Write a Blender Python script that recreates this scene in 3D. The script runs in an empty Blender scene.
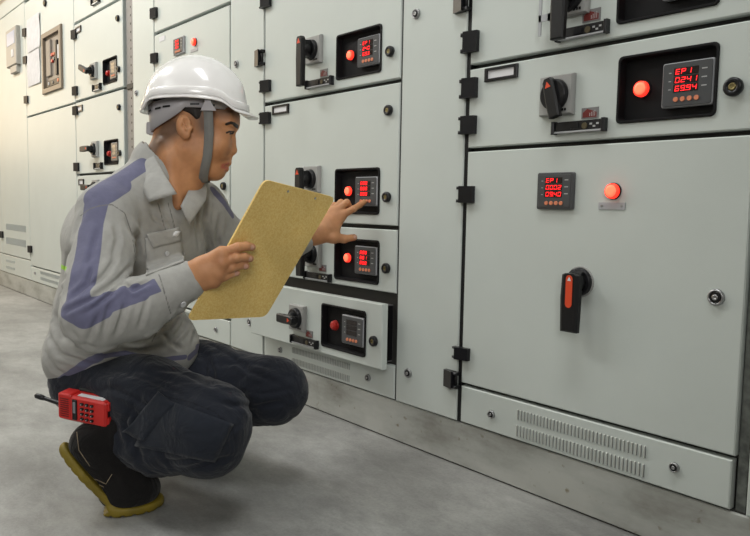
import bpy, math, random
import numpy as np
from mathutils import Vector, Matrix
random.seed(7); np.random.seed(7)
SC = bpy.context.scene

# ---------------------------------------------------------------- camera
FPX, YAW, PITCH, ROLL = 714.0, 0.7020, 0.08815, 0.01757
CAM = np.array([0.0, -1.3469, 0.68])
FW = np.array([-math.cos(YAW)*math.cos(PITCH), math.sin(YAW)*math.cos(PITCH), -math.sin(PITCH)])
_r = np.cross(FW, [0, 0, 1]); _r /= np.linalg.norm(_r); _u = np.cross(_r, FW)
RT = _r*math.cos(ROLL)+_u*math.sin(ROLL); UP = -_r*math.sin(ROLL)+_u*math.cos(ROLL)
cd = bpy.data.cameras.new('camera'); cam = bpy.data.objects.new('camera', cd); SC.collection.objects.link(cam)
cam.matrix_world = Matrix(((RT[0], UP[0], -FW[0], CAM[0]), (RT[1], UP[1], -FW[1], CAM[1]), (RT[2], UP[2], -FW[2], CAM[2]), (0, 0, 0, 1)))
cd.sensor_width = 36; cd.lens = FPX/750*36; cd.clip_start = 0.02
SC.camera = cam

# ---------------------------------------------------------------- light and exposure
SC.view_settings.view_transform = 'Standard'; SC.view_settings.look = 'None'
SC.view_settings.gamma = 1; SC.view_settings.exposure = 0.0
try: SC.view_settings.use_curve_mapping = False
except Exception: pass
world = bpy.data.worlds.new('world'); SC.world = world; world.use_nodes = True
world.node_tree.nodes['Background'].inputs[0].default_value = (.9, .92, 1, 1)
world.node_tree.nodes['Background'].inputs[1].default_value = 0.35
def area(name, loc, aim, sx, sy, watts, col):
    l = bpy.data.lights.new(name, 'AREA'); l.shape = 'RECTANGLE'; l.size = sx; l.size_y = sy; l.energy = watts; l.color = col
    o = bpy.data.objects.new(name, l); SC.collection.objects.link(o); o.location = loc
    o.rotation_euler = (Vector(aim)-Vector(loc)).to_track_quat('-Z', 'Y').to_euler(); return o
area('aisle_light_near', (-3.3, -1.5, 2.9), (-3.1, -.9, 0), 1.3, .4, 44, (.99, 1, .97))
area('aisle_light_middle', (-5.2, -1.5, 2.9), (-5.2, -1.0, 0), 1.3, .4, 42, (1, .97, .93))
area('aisle_light_far', (-7.8, -1.6, 2.9), (-7.2, -.8, .3), 1.3, .4, 36, (1, .86, .68))
area('right_floor_fill', (-.75, -.72, 2.95), (-.75, -.62, 0), 1.3, .4, 8.5, (.98, 1, .98)).data.spread = math.radians(100)  # added overhead fill, no fixture there; brightens the floor at the right
area('man_front_fill', (-2.0, -3.1, 2.9), (-2.0, -.7, .3), 1.6, .6, 8, (.97, 1, .98))  # unseen fill added to light the man from the front
area('man_side_fill', (1.0, -2.3, 1.75), (-1.9, -.55, .72), 1.1, 1.1, 5.2, (1, .985, .96)).data.spread = math.radians(62)  # unseen narrow fill added behind the camera to brighten the man
area('far_end_warm_fill', (-9.2, -1.6, 1.9), (-5, -.3, 1.2), 1.6, 1.4, 36, (1, .76, .48))  # unseen warm light added for the glow at the far left end

# ---------------------------------------------------------------- materials
def mat(name, col, rough=.5, metal=0, emit=0, spec=.5, noise=0, nscale=8, bump=0, bscale=200, col2=None, coat=0, emitcol=None):
    m = bpy.data.materials.new(name); m.use_nodes = True; nt = m.node_tree; b = nt.nodes['Principled BSDF']
    b.inputs['Base Color'].default_value = (*col, 1); b.inputs['Roughness'].default_value = rough
    b.inputs['Metallic'].default_value = metal; b.inputs['Specular IOR Level'].default_value = spec
    b.inputs['Coat Weight'].default_value = coat
    if emit:
        b.inputs['Emission Color'].default_value = (*(emitcol or col), 1); b.inputs['Emission Strength'].default_value = emit
    tc = nt.nodes.new('ShaderNodeTexCoord')
    if noise or col2:
        n = nt.nodes.new('ShaderNodeTexNoise'); n.inputs['Scale'].default_value = nscale; n.inputs['Detail'].default_value = 6
        nt.links.new(tc.outputs['Object'], n.inputs['Vector'])
        r = nt.nodes.new('ShaderNodeValToRGB'); c2 = col2 or tuple(c*(1-noise) for c in col)
        r.color_ramp.elements[0].position = .35; r.color_ramp.elements[1].position = .65
        r.color_ramp.elements[0].color = (*c2, 1); r.color_ramp.elements[1].color = (*col, 1)
        nt.links.new(n.outputs['Fac'], r.inputs['Fac']); nt.links.new(r.outputs['Color'], b.inputs['Base Color'])
    if bump:
        n2 = nt.nodes.new('ShaderNodeTexNoise'); n2.inputs['Scale'].default_value = bscale; n2.inputs['Detail'].default_value = 3
        nt.links.new(tc.outputs['Object'], n2.inputs['Vector'])
        bp = nt.nodes.new('ShaderNodeBump'); bp.inputs['Strength'].default_value = bump; bp.inputs['Distance'].default_value = .001
        nt.links.new(n2.outputs['Fac'], bp.inputs['Height']); nt.links.new(bp.outputs['Normal'], b.inputs['Normal'])
    return m
M_DOOR = mat('light_grey_paint', (.585, .63, .60), .42, noise=.035, nscale=5, bump=.25, bscale=500)
M_EDGE = mat('light_grey_paint_edge', (.60, .62, .58), .4)
M_DARK = mat('cabinet_inside_and_shadow_line', (.035, .035, .032), .6)
M_SEAL = mat('grey_seal', (.16, .17, .155), .8, noise=.5, nscale=60)
M_PERF = mat('galvanised_steel', (.24, .235, .235), .5, metal=.1, noise=.2, nscale=30)
M_BLACK = mat('black_plastic', (.009, .009, .010), .45, spec=.35)
M_BLACK2 = mat('black_gloss_plastic', (.012, .012, .014), .32, spec=.35)
M_SCREW = mat('dark_screw', (.12, .10, .06), .4, metal=.6)
M_PANEL = mat('black_panel', (.007, .007, .008), .6, spec=.2)
M_MET = mat('meter_bezel', (.07, .073, .078), .35)
M_METL = mat('meter_bezel_light', (.42, .43, .45), .3)
M_SCR = mat('meter_window', (.012, .006, .006), .2)
M_SEG = mat('red_digit', (1, .02, .02), .5, emit=1.6, emitcol=(1, .012, .02))
M_LAMP = mat('red_lamp_lit', (1, .08, .03), .35, emit=1.4, emitcol=(1, .030, .018))
M_LAMPC = mat('red_lamp_core', (1, .3, .15), .35, emit=1.2, emitcol=(1, .12, .06))
M_LAMPD = mat('red_lamp_body', (.5, .02, .015), .3)
M_BTN = mat('orange_button', (.75, .25, .13), .5)
M_PRINT = mat('grey_print', (.45, .45, .45), .6)
M_CHROME = mat('chrome', (.42, .42, .43), .35, metal=1)
M_BRASS = mat('brass', (.28, .23, .11), .4, metal=1)
M_GREYP = mat('grey_plastic_plate', (.36, .36, .35), .5)
M_ORANGE = mat('orange_grip', (.72, .07, .02), .5)
M_WHITE = mat('white_card', (.72, .72, .74), .6)
M_REDCARD = mat('red_card', (.16, .016, .013), .5)
M_LIME = mat('galvanised_base', (.33, .34, .30), .6)
def plinth_mat():
    m = bpy.data.materials.new('dirty_plinth'); m.use_nodes = True; nt = m.node_tree; b = nt.nodes['Principled BSDF']
    tc = nt.nodes.new('ShaderNodeTexCoord'); mp = nt.nodes.new('ShaderNodeMapping'); mp.inputs['Scale'].default_value = (1, 1, 2.6)
    nt.links.new(tc.outputs['Object'], mp.inputs[0])
    n = nt.nodes.new('ShaderNodeTexNoise'); n.inputs['Scale'].default_value = 3.2; n.inputs['Detail'].default_value = 9; n.inputs['Roughness'].default_value = .62
    nt.links.new(mp.outputs[0], n.inputs['Vector'])
    r = nt.nodes.new('ShaderNodeValToRGB'); e = r.color_ramp.elements
    e[0].position = .3; e[0].color = (.21, .205, .18, 1); e[1].position = .62; e[1].color = (.47, .48, .45, 1)
    x = e.new(.5); x.color = (.40, .41, .385, 1)
    nt.links.new(n.outputs[0], r.inputs[0])
    n2 = nt.nodes.new('ShaderNodeTexNoise'); n2.inputs['Scale'].default_value = 40; n2.inputs['Detail'].default_value = 5
    nt.links.new(tc.outputs['Object'], n2.inputs['Vector'])
    r2 = nt.nodes.new('ShaderNodeValToRGB'); r2.color_ramp.elements[0].position = .25; r2.color_ramp.elements[1].position = .36
    r2.color_ramp.elements[0].color = (.5, .42, .3, 1); r2.color_ramp.elements[1].color = (1, 1, 1, 1)
    nt.links.new(n2.outputs[0], r2.inputs[0])
    mx = nt.nodes.new('ShaderNodeMixRGB'); mx.blend_type = 'MULTIPLY'; mx.inputs[0].default_value = 1
    nt.links.new(r.outputs[0], mx.inputs[1]); nt.links.new(r2.outputs[0], mx.inputs[2]); nt.links.new(mx.outputs[0], b.inputs['Base Color'])
    b.inputs['Roughness'].default_value = .5
    bp = nt.nodes.new('ShaderNodeBump'); bp.inputs['Strength'].default_value = .3; bp.inputs['Distance'].default_value = .003
    nt.links.new(n.outputs[0], bp.inputs['Height']); nt.links.new(bp.outputs[0], b.inputs['Normal'])
    return m
def floor_mat():
    m = bpy.data.materials.new('concrete_floor'); m.use_nodes = True; nt = m.node_tree; b = nt.nodes['Principled BSDF']
    tc = nt.nodes.new('ShaderNodeTexCoord'); 
    def noise(s, d, ro, sc=(1, 1, 1), rot=0):
        mp = nt.nodes.new('ShaderNodeMapping'); mp.inputs['Scale'].default_value = sc; mp.inputs['Rotation'].default_value = (0, 0, rot)
        nt.links.new(tc.outputs['Object'], mp.inputs[0])
        n = nt.nodes.new('ShaderNodeTexNoise'); n.inputs['Scale'].default_value = s; n.inputs['Detail'].default_value = d; n.inputs['Roughness'].default_value = ro
        n.inputs['Distortion'].default_value = .4
        nt.links.new(mp.outputs[0], n.inputs['Vector']); return n
    n = noise(2.2, 10, .6); r = nt.nodes.new('ShaderNodeValToRGB'); e = r.color_ramp.elements
    e[0].position = .32; e[0].color = (.22, .22, .214, 1); e[1].position = .66; e[1].color = (.43, .43, .415, 1)
    nt.links.new(n.outputs[0], r.inputs[0])
    n2 = noise(11, 8, .7, (1, 2.2, 1), .5); r2 = nt.nodes.new('ShaderNodeValToRGB'); e = r2.color_ramp.elements
    e[0].position = .35; e[0].color = (.80, .80, .80, 1); e[1].position = .62; e[1].color = (1.06, 1.06, 1.06, 1)
    nt.links.new(n2.outputs[0], r2.inputs[0])
    n3 = noise(140, 4, .6); r3 = nt.nodes.new('ShaderNodeValToRGB'); e = r3.color_ramp.elements
    e[0].position = .3; e[0].color = (.86, .86, .86, 1); e[1].position = .6; e[1].color = (1, 1, 1, 1)
    nt.links.new(n3.outputs[0], r3.inputs[0])
    a = nt.nodes.new('ShaderNodeMixRGB'); a.blend_type = 'MULTIPLY'; a.inputs[0].default_value = 1
    c = nt.nodes.new('ShaderNodeMixRGB'); c.blend_type = 'MULTIPLY'; c.inputs[0].default_value = 1
    nt.links.new(r.outputs[0], a.inputs[1]); nt.links.new(r2.outputs[0], a.inputs[2]); nt.links.new(a.outputs[0], c.inputs[1]); nt.links.new(r3.outputs[0], c.inputs[2])
    nt.links.new(c.outputs[0], b.inputs['Base Color'])
    rr = nt.nodes.new('ShaderNodeMapRange'); rr.inputs['To Min'].default_value = .38; rr.inputs['To Max'].default_value = .62
    nt.links.new(n2.outputs[0], rr.inputs['Value']); nt.links.new(rr.outputs[0], b.inputs['Roughness'])
    bp = nt.nodes.new('ShaderNodeBump'); bp.inputs['Strength'].default_value = .25; bp.inputs['Distance'].default_value = .002
    nt.links.new(n3.outputs[0], bp.inputs['Height']); nt.links.new(bp.outputs[0], b.inputs['Normal'])
    return m
M_PLINTH = plinth_mat(); M_FLOOR = floor_mat()
M_WALL = mat('white_wall', (.72, .71, .67), .8, noise=.05, nscale=3)

# ---------------------------------------------------------------- mesh helpers
class MB:
    def __init__(s): s.v = []; s.f = []; s.m = []; s.sm = []; s.mats = []
    def mi(s, m):
        if m not in s.mats: s.mats.append(m)
        return s.mats.index(m)
    def add(s, vs, fs, m, smooth=False):
        o = len(s.v); s.v += [tuple(map(float, p)) for p in vs]; k = s.mi(m)
        for f in fs: s.f.append([i+o for i in f]); s.m.append(k); s.sm.append(smooth)
    def loft(s, rings, m, cap0=True, cap1=True, smooth=False):
        n = len(rings[0]); vs = [p for r in rings for p in r]; fs = []
        for i in range(len(rings)-1):
            for j in range(n):
                k = (j+1) % n; fs.append([i*n+j, i*n+k, (i+1)*n+k, (i+1)*n+j])
        s.add(vs, fs, m, smooth)
        o = len(s.v)-len(vs)
        for flag, base, rev in ((cap0, 0, True), (cap1, (len(rings)-1)*n, False)):
            if flag:
                idx = [o+base+j for j in range(n)]
                s.f.append(idx[::-1] if rev else idx); s.m.append(s.mi(m)); s.sm.append(False)
    def box(s, x0, x1, y0, y1, z0, z1, m, ch=0.0):
        # front is the low-y side; chamfer on the front edges
        r = lambda y, i: [(x0+i, y, z0+i), (x1-i, y, z0+i), (x1-i, y, z1-i), (x0+i, y, z1-i)]
        rings = [r(y1, 0), r(y0+ch, 0)]+([r(y0, ch)] if ch else [])
        s.loft(rings, m)
    def rrect(s, x0, x1, y0, y1, z0, z1, rad, m, ch=0.0, seg=4):
        def ring(y, i):
            out = []; q = max(rad-i, 1e-4)
            for cx, cz, a0 in ((x1-i-q, z1-i-q, 0), (x0+i+q, z1-i-q, 90), (x0+i+q, z0+i+q, 180), (x1-i-q, z0+i+q, 270)):
                for k in range(seg+1):
                    a = math.radians(a0+90*k/seg); out.append((cx+q*math.cos(a), y, cz+q*math.sin(a)))
            return out[::-1]
        rings = [ring(y1, 0), ring(y0+ch, 0)]+([ring(y0, ch)] if ch else [])
        s.loft(rings, m)
    def frame(s, x0, x1, y0, y1, z0, z1, hx0, hx1, hz0, hz1, m, ch=0.0):
        # slab with a rectangular hole through it
        o = [(x0, z0), (x1, z0), (x1, z1), (x0, z1)]; oi = [(x0+ch, z0+ch), (x1-ch, z0+ch), (x1-ch, z1-ch), (x0+ch, z1-ch)]
        h = [(hx0, hz0), (hx1, hz0), (hx1, hz1), (hx0, hz1)]
        L = [(a, y1, b) for a, b in o]+[(a, y0+ch, b) for a, b in o]+[(a, y0, b) for a, b in oi]+[(a, y0, b) for a, b in h]+[(a, y1, b) for a, b in h]
        fs = []
        for lev in range(5):
            nx = (lev+1) % 5
            for j in range(4):
                k = (j+1) % 4; fs.append([lev*4+j, lev*4+k, nx*4+k, nx*4+j])
        s.add(L, fs, m)
    def cyl(s, c, ax, r0, r1, ln, m, seg=20, smooth=True, cap0=True, cap1=True):
        ax = Vector(ax).normalized(); c = Vector(c); t = ax.orthogonal().normalized(); b = ax.cross(t)
        rings = [[tuple(c+ax*h+t*(r*math.cos(2*math.pi*k/seg))+b*(r*math.sin(2*math.pi*k/seg))) for k in range(seg)] for h, r in ((0, r0), (ln, r1))]
        s.loft(rings, m, cap0, cap1, smooth)
    def lathe(s, c, ax, prof, m, seg=24, smooth=True):
        ax = Vector(ax).normalized(); c = Vector(c); t = ax.orthogonal().normalized(); b = ax.cross(t)
        rings = [[tuple(c+ax*h+t*(r*math.cos(2*math.pi*k/seg))+b*(r*math.sin(2*math.pi*k/seg))) for k in range(seg)] for h, r in prof]
        s.loft(rings, m, True, True, smooth)
    def tube(s, pts, r, m, seg=8, flat=1.0, up=(0, 0, 1)):
        pts = [Vector(p) for p in pts]; rings = []
        for i, p in enumerate(pts):
            d = (pts[min(i+1, len(pts)-1)]-pts[max(i-1, 0)]).normalized()
            t = d.cross(Vector(up)); t = t.normalized() if t.length > 1e-3 else d.orthogonal().normalized(); b = d.cross(t)
            rr = r[i] if isinstance(r, (list, tuple)) else r
            rings.append([tuple(p+t*(rr*math.cos(2*math.pi*k/seg))+b*(rr*flat*math.sin(2*math.pi*k/seg))) for k in range(seg)])
        s.loft(rings, m, smooth=True)
    def xf(s, M):
        s.v = [tuple(M @ Vector(p)) for p in s.v]; return s

def world_loc(o):
    p = Vector((0, 0, 0))
    while o: p += o.location; o = o.parent
    return p
def link(name, me, parent=None, centre=True, base=False):
    co = np.empty(len(me.vertices)*3); me.vertices.foreach_get('co', co); co = co.reshape(-1, 3)
    c = (co.min(0)+co.max(0))/2
    if base: c[2] = co[:, 2].min()
    co -= c; me.vertices.foreach_set('co', co.ravel()); me.update()
    o = bpy.data.objects.new(name, me); SC.collection.objects.link(o)
    o.location = Vector(c)-(world_loc(parent) if parent else Vector((0, 0, 0)))
    if parent: o.parent = parent
    return o
def obj(name, mb, parent=None, label=None, base=False):
    me = bpy.data.meshes.new(name); me.from_pydata(mb.v, [], mb.f)
    for m in mb.mats: me.materials.append(m)
    me.polygons.foreach_set('material_index', mb.m); me.polygons.foreach_set('use_smooth', mb.sm); me.update()
    import bmesh
    bm = bmesh.new(); bm.from_mesh(me); bmesh.ops.recalc_face_normals(bm, faces=bm.faces); bm.to_mesh(me); bm.free()
    o = link(name, me, parent, base=base)
    if label: o['label'] = label
    return o
def thing(name, label, cat, loc, group=None):
    o = bpy.data.objects.new(name, None); o.empty_display_size = .05; SC.collection.objects.link(o); o.location = loc
    o['label'] = label; o['category'] = cat
    if group: o['group'] = group
    return o
def tag(o, label, cat, group=None):
    o['label'] = label; o['category'] = cat
    if group: o['group'] = group
def struct(name, mb, label=None):
    o = obj(name, mb, label=label); o['kind'] = 'structure'; return o

# a measured point of the photograph carried onto the front plane of the switchgear (y = Y)
def W(px, py, Y=0.0):
    d = FW+RT*(px-375)/FPX-UP*(py-268)/FPX; t = (Y-CAM[1])/d[1]; p = CAM+d*t; return p[0], p[2]
def rect(pts, Y=0.0):        # TL TR BR BL -> x0 x1 z0 z1
    q = [W(*p, Y) for p in pts]
    return ((q[0][0]+q[3][0])/2, (q[1][0]+q[2][0])/2, (q[2][1]+q[3][1])/2, (q[0][1]+q[1][1])/2)

# ---------------------------------------------------------------- the room
def build_room():
    b = MB(); b.box(-9.6, 3.2, -4.2, .75, -.1, 0, M_FLOOR); struct('floor', b)
    b = MB(); b.box(-9.6, 3.2, .65, .75, 0, 3.1, M_WALL); struct('wall_back', b)
    b = MB(); b.box(-9.7, -9.6, -4.2, .75, 0, 3.1, M_WALL); struct('wall_left', b)
    b = MB(); b.box(3.2, 3.3, -4.2, .75, 0, 3.1, M_WALL); struct('wall_right', b)
    b = MB(); b.box(-9.6, 3.2, -4.3, -4.2, 0, 3.1, M_WALL); struct('wall_front', b)
    b = MB(); b.box(-9.6, 3.2, -4.2, .75, 3.1, 3.2, M_WALL); struct('ceiling', b)
    b = MB(); b.box(-9.4, .9, .006, .55, .0035, .1175, M_PLINTH, .002); b.box(-9.4, .9, .012, .54, 0, .1205, M_DARK); struct('trim_1', b)  # the recessed dark box is added as a shadow line along the floor
build_room()

# ---------------------------------------------------------------- switchgear details
SEGS = {'0': 'abcdef', '1': 'bc', '2': 'abged', '3': 'abgcd', '4': 'fgbc', '5': 'afgcd', '6': 'afgedc', '7': 'abc', '8': 'abcdefg', '9': 'abcdfg', 'E': 'afged', 'P': 'abfge', ' ': ''}
def digit(mb, ch, x, z, w, h, y, dot=False):
    t = w*.17; sl = .12
    P = lambda a, c: (x+a+(c)*sl, y, z+c)
    def seg(a0, c0, a1, c1):
        mb.add([P(a0, c0), P(a1, c0), P(a1, c1), P(a0, c1)], [[0, 1, 2, 3]], M_SEG)
    g = w*.06
    D = {'a': (g, h-t, w-g, h), 'd': (g, 0, w-g, t), 'g': (g, h/2-t/2, w-g, h/2+t/2), 'f': (0, h/2+g, t, h-g), 'b': (w-t, h/2+g, w, h-g),
         'e': (0, g, t, h/2-g), 'c': (w-t, g, w, h/2-g)}
    for s in SEGS[ch]: seg(*D[s])
    if dot: seg(w+g, 0, w+g+t, t)
def meter(parent, x0, x1, z0, z1, y, lines, light=False, cover=False):
    # square panel meter, its window with three rows of red digits and four round buttons
    mb = MB(); w = x1-x0; h = z1-z0; mb.rrect(x0, x1, y-.009, y+.004, z0, z1, w*.04, M_METL if (light or cover) else M_MET, .002)
    e_ = .022 if cover else .06; mb.rrect(x0+w*e_, x1-w*e_, y-.0105, y-.008, z0+h*e_, z1-h*e_, w*.04, M_MET, .0008)
    yy = y-.0108
    for i, ln in enumerate(lines):
        wz0 = z0+h*(.70-.185*i); wz1 = wz0+h*.165
        mb.box(x0+w*.24, x0+w*.72, yy-.0003, yy+.001, wz0, wz1, M_SCR)
        dw = w*.085; dx = w*.112; k = 0
        for ch in ln:
            if ch == '.': mb.box(x0+w*.27+(k-.17)*dx, x0+w*.27+(k-.05)*dx, yy-.0008, yy, wz0+h*.02, wz0+h*.04, M_SEG); continue
            digit(mb, ch, x0+w*.27+k*dx, wz0+h*.022, dw, h*.12, yy-.0006); k += 1
        mb.box(x0+w*.14, x0+w*.19, yy, yy+.001, wz0+h*.06, wz0+h*.08, M_PRINT)
        mb.box(x0+w*.78, x0+w*.88, yy, yy+.001, wz0+h*.08, wz0+h*.105, M_PRINT)
    for k in range(4):
        mb.cyl((x0+w*(.30+.135*k), yy+.001, z0+h*.17), (0, -1, 0), w*.05, w*.045, .003, M_BTN, 12)
    return obj('panel_meter', mb, parent)
def lamp(parent, x, z, r, y, lit=True):
    r *= .92; x -= .005
    mb = MB(); mb.cyl((x, y+.002, z), (0, -1, 0), r*1.12, r*1.08, .006, M_BLACK2 if lit else M_LAMPD, 24)
    mb.lathe((x, y-.004, z), (0, -1, 0), [(0, r), (.007, r*.96), (.009, r*.8)], M_LAMP if lit else M_LAMPD)
    mb.lathe((x, y-.0132, z), (0, -1, 0), [(-.0004, r*.8), (.0012, r*.72), (.002, r*.4)], M_LAMPC if lit else M_LAMPD)
    return obj('indicator_lamp', mb, parent, 'red indicator lamp, lit' if lit else 'red indicator lamp, unlit')
def knob_lock(parent, x, z, r, y=0.0, chrome=False):
    mb = MB(); m = M_CHROME if chrome else M_BLACK2
    if chrome:
        mb.lathe((x, y+.002, z), (0, -1, 0), [(0, r*1.05), (.006, r), (.009, r*.85), (.007, r*.72), (.003, r*.66)], m)
        mb.cyl((x, y, z), (0, -1, 0), r*.62, r*.6, .006, M_BLACK, 18); mb.lathe((x, y-.0055, z), (0, -1, 0), [(0, r*.36), (.002, r*.36), (.0022, r*.2), (.0008, r*.14)], M_CHROME, 16)
    else:
        mb.lathe((x, y+.002, z), (0, -1, 0), [(0, r*.9), (.003, r*1.04), (.011, r*1.04), (.014, r*.88), (.014, r*.5), (.010, r*.45)], m)
        mb.lathe((x, y-.007, z), (0, -1, 0), [(0, r*.45), (.004, r*.43), (.005, r*.3), (.003, r*.2)], M_BRASS)
    return obj('door_lock', mb, parent, 'chrome cam lock' if chrome else 'round black lock knob')
def hinge(parent, x0, x1, z0, z1, side, y=0.0):
    # block hinge: leaf standing on the door, barrel over the gap (side = -1 barrel left, +1 right)
    mb = MB(); w = x1-x0; bw = w*.26
    if side < 0: lx0, lx1, bx0, bx1 = x0+bw, x1, x0, x0+bw*1.15
    else: lx0, lx1, bx0, bx1 = x0, x1-bw, x1-bw*1.15, x1
    r = lambda yy0, yy1: None
    a, c = (.020, .011) if side < 0 else (.011, .020)
    mb.add([(lx0, y+.001, z0), (lx1, y+.001, z0), (lx1, y+.001, z1), (lx0, y+.001, z1), (lx0, y-a, z0), (lx1, y-c, z0), (lx1, y-c, z1), (lx0, y-a, z1)],
           [[0, 1, 2, 3], [4, 7, 6, 5], [0, 4, 5, 1], [1, 5, 6, 2], [2, 6, 7, 3], [3, 7, 4, 0]], M_BLACK2)
    mb.box(bx0, bx1, y-.016, y+.012, z0+.001, z0+(z1-z0)*.2, M_BLACK2, .003); mb.box(bx0, bx1, y-.016, y+.012, z1-(z1-z0)*.2, z1-.001, M_BLACK2, .003)
    mb.cyl(((bx0+bx1)/2, y-.006, z0+.002), (0, 0, 1), bw*.36, bw*.36, z1-z0-.004, M_BLACK, 12)
    return obj('hinge', mb, parent)
def nameplate(parent, x0, x1, z0, z1, y=0.0):
    mb = MB(); fr = (z1-z0)*.2
    mb.frame(x0, x1, y-.006, y+.001, z0, z1, x0+fr*1.5, x1-fr*1.5, z0+fr, z1-fr, M_BLACK2, .001)
    mb.box(x0+fr*1.5, x1-fr*1.5, y-.0025, y, z0+fr, z1-fr, M_WHITE)
    return obj('name_plate', mb, parent, 'black framed name plate with white card')
def holder(parent, x0, x1, z0, z1, y=0.0):
    mb = MB(); h = z1-z0; e = (x1-x0)*.06
    mb.box(x0, x0+e, y-.016, y+.001, z0-h*.08, z1+h*.08, M_BLACK2, .003); mb.box(x1-e, x1, y-.016, y+.001, z0-h*.08, z1+h*.08, M_BLACK2, .003)
    mb.box(x0+e*.8, x1-e*.8, y-.009, y+.001, z0+h*.12, z1, M_BLACK, .001)
    mb.box(x0+e*.8, x1-e*.8, y-.012, y+.001, z0, z0+h*.14, M_METL)
    w = x1-x0
    mb.cyl((x0+w*.63, y-.008, (z0+z1)/2), (0, -1, 0), h*.3, h*.28, .003, M_SCREW, 16)
    mb.box(x0+w*.36, x0+w*.52, y-.011, y-.008, z0+h*.3, z0+h*.8, M_BLACK2)
    for a, c in ((.72, .56), (.78, .34), (.84, .56)): mb.box(x0+w*a, x0+w*(a+.045), y-.0096, y-.008, z0+h*c, z0+h*(c+.16), M_PRINT)
    return obj('label_holder', mb, parent, 'black slide strip with screw and printed marks')
def redcard(parent, x0, x1, z0, z1, y=0.0):
    mb = MB(); w, h = x1-x0, z1-z0; mb.box(x0, x1, y-.002, y+.001, z0, z1, M_PERF)
    mb.add([(x0+w*.08, y-.0024, z0+h*.1), (x0+w*.92, y-.0024, z0+h*.1), (x0+w*.92, y-.0024, z0+h*.55), (x0+w*.35, y-.0024, z0+h*.9), (x0+w*.08, y-.0024, z0+h*.55)], [[0, 1, 2, 3, 4]], M_REDCARD)
    for i in range(4): mb.box(x0+w*(.5+.1*i), x0+w*(.53+.1*i), y-.0027, y-.0023, z0+h*.2, z0+h*(.5+.08*i), M_PRINT)
    return obj('mechanism_window', mb, parent, 'small red warning card')
def rotary(parent, x, z, s=.09, r=.034, l0=.045, l1=.045, wd=.024, ang=0.0, dep=.05, y=0.0, tri=True, plate=True):
    # grey square base, black disc, long black grip turned by ang (0 = hanging down)
    mb = MB()
    if plate:
        h = s/2; k = h*.93
        rg = lambda q, yy: [(x-q, yy, z-q), (x+q, yy, z-q), (x+q, yy, z+q), (x-q, yy, z+q)]
        mb.loft([rg(h, y+.001), rg(h, y-.008), rg(k, y-.014)], M_GREYP)
        for i in range(3): mb.box(x+k*.28+i*.007, x+k*.28+i*.007+.005, y-.0148, y-.0135, z-k*.88, z-k*.74, M_BLACK)
        yb = y-.014
    else: yb = y
    mb.lathe((x, yb+.002, z), (0, -1, 0), [(0, r*1.05), (.006, r), (.012, r*.97), (.014, r*.9)], M_BLACK2, 32)
    if not plate: mb.lathe((x, yb+.001, z), (0, -1, 0), [(0, r*1.12), (.004, r*1.08)], M_GREYP, 32)
    ca, sa = math.cos(ang), math.sin(ang)
    yf = yb-.012-dep*.55
    def Q(a, c, yy): return (x+a*ca+c*sa, yy, z-a*sa+c*ca)
    # grip: narrow waist at the disc, rounded body standing off it
    pts = [(-wd*.5, -l1), (wd*.5, -l1), (wd*.56, -l1*.3), (wd*.5, l0*.8), (wd*.3, l0), (-wd*.3, l0), (-wd*.5, l0*.8), (-wd*.56, -l1*.3)]
    mid = [(a*1.0, c) for a, c in pts]; top = [(a*.72, c*.97) for a, c in pts]
    mb.loft([[Q(a*.8, c, yf+.017) for a, c in pts], [Q(a, c, yf+.013) for a, c in mid], [Q(a, c, yf+.003) for a, c in mid], [Q(a, c, yf) for a, c in top]], M_BLACK)
    mb.lathe((x, yb-.010, z), (0, -1, 0), [(0, r*.72), ((yb-.010-yf-.012)*.6, wd*.5), (yb-.010-yf-.012, wd*.46)], M_BLACK, 20)
    hw = wd*.36; mb.loft([[Q(-hw, -r*.85, yb-.012), Q(hw, -r*.85, yb-.012), Q(hw, r*.85, yb-.012), Q(-hw, r*.85, yb-.012)], [Q(-hw, -r*.75, yf+.014), Q(hw, -r*.75, yf+.014), Q(hw, l0*.7, yf+.014), Q(-hw, l0*.7, yf+.014)]], M_BLACK)
    if tri:
        t = wd*.28; c0 = l0*.55
        mb.add([Q(-t, c0-t*.7, yf-.0006), Q(t, c0-t*.7, yf-.0006), Q(0, c0+t, yf-.0006)], [[0, 1, 2]], M_ORANGE)
    return mb, Q, yf
def rot_obj(parent, label=None, **k):
    mb, Q, yf = rotary(parent, **k); return obj('rotary_handle', mb, parent, label)
def slab(mb, x0, x1, z0, z1, y=0.0, hole=None, th=.02, m=None):
    m = m or M_DOOR
    if hole: mb.frame(x0, x1, y, y+th, z0, z1, *hole, m, .0025)
    else: mb.box(x0, x1, y, y+th, z0, z1, m, .0025)
def recess(mb, hx0, hx1, hz0, hz1, y=0.0, dep=.016):
    # black inset instrument panel with a rounded bezel, part of its door
    rr = .010
    e = .0015
    def ring(yy, i, rad):
        out = []; q = max(rad, 1e-3); x0, x1, z0, z1 = hx0+i, hx1-i, hz0+i, hz1-i
        for cx, cz, a0 in ((x1-q, z1-q, 0), (x0+q, z1-q, 90), (x0+q, z0+q, 180), (x1-q, z0+q, 270)):
            for k in range(5):
                a = math.radians(a0+22.5*k); out.append((cx+q*math.cos(a), yy, cz+q*math.sin(a)))
        return out[::-1]
    mb.loft([ring(y+.001, -.0035, rr), ring(y-.003, -.0035, rr), ring(y-.004, -.002, rr), ring(y-.004, .001, rr), ring(y-.001, .0025, rr*.8), ring(y+dep, .004, rr*.7)], M_PANEL, False, True)
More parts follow.
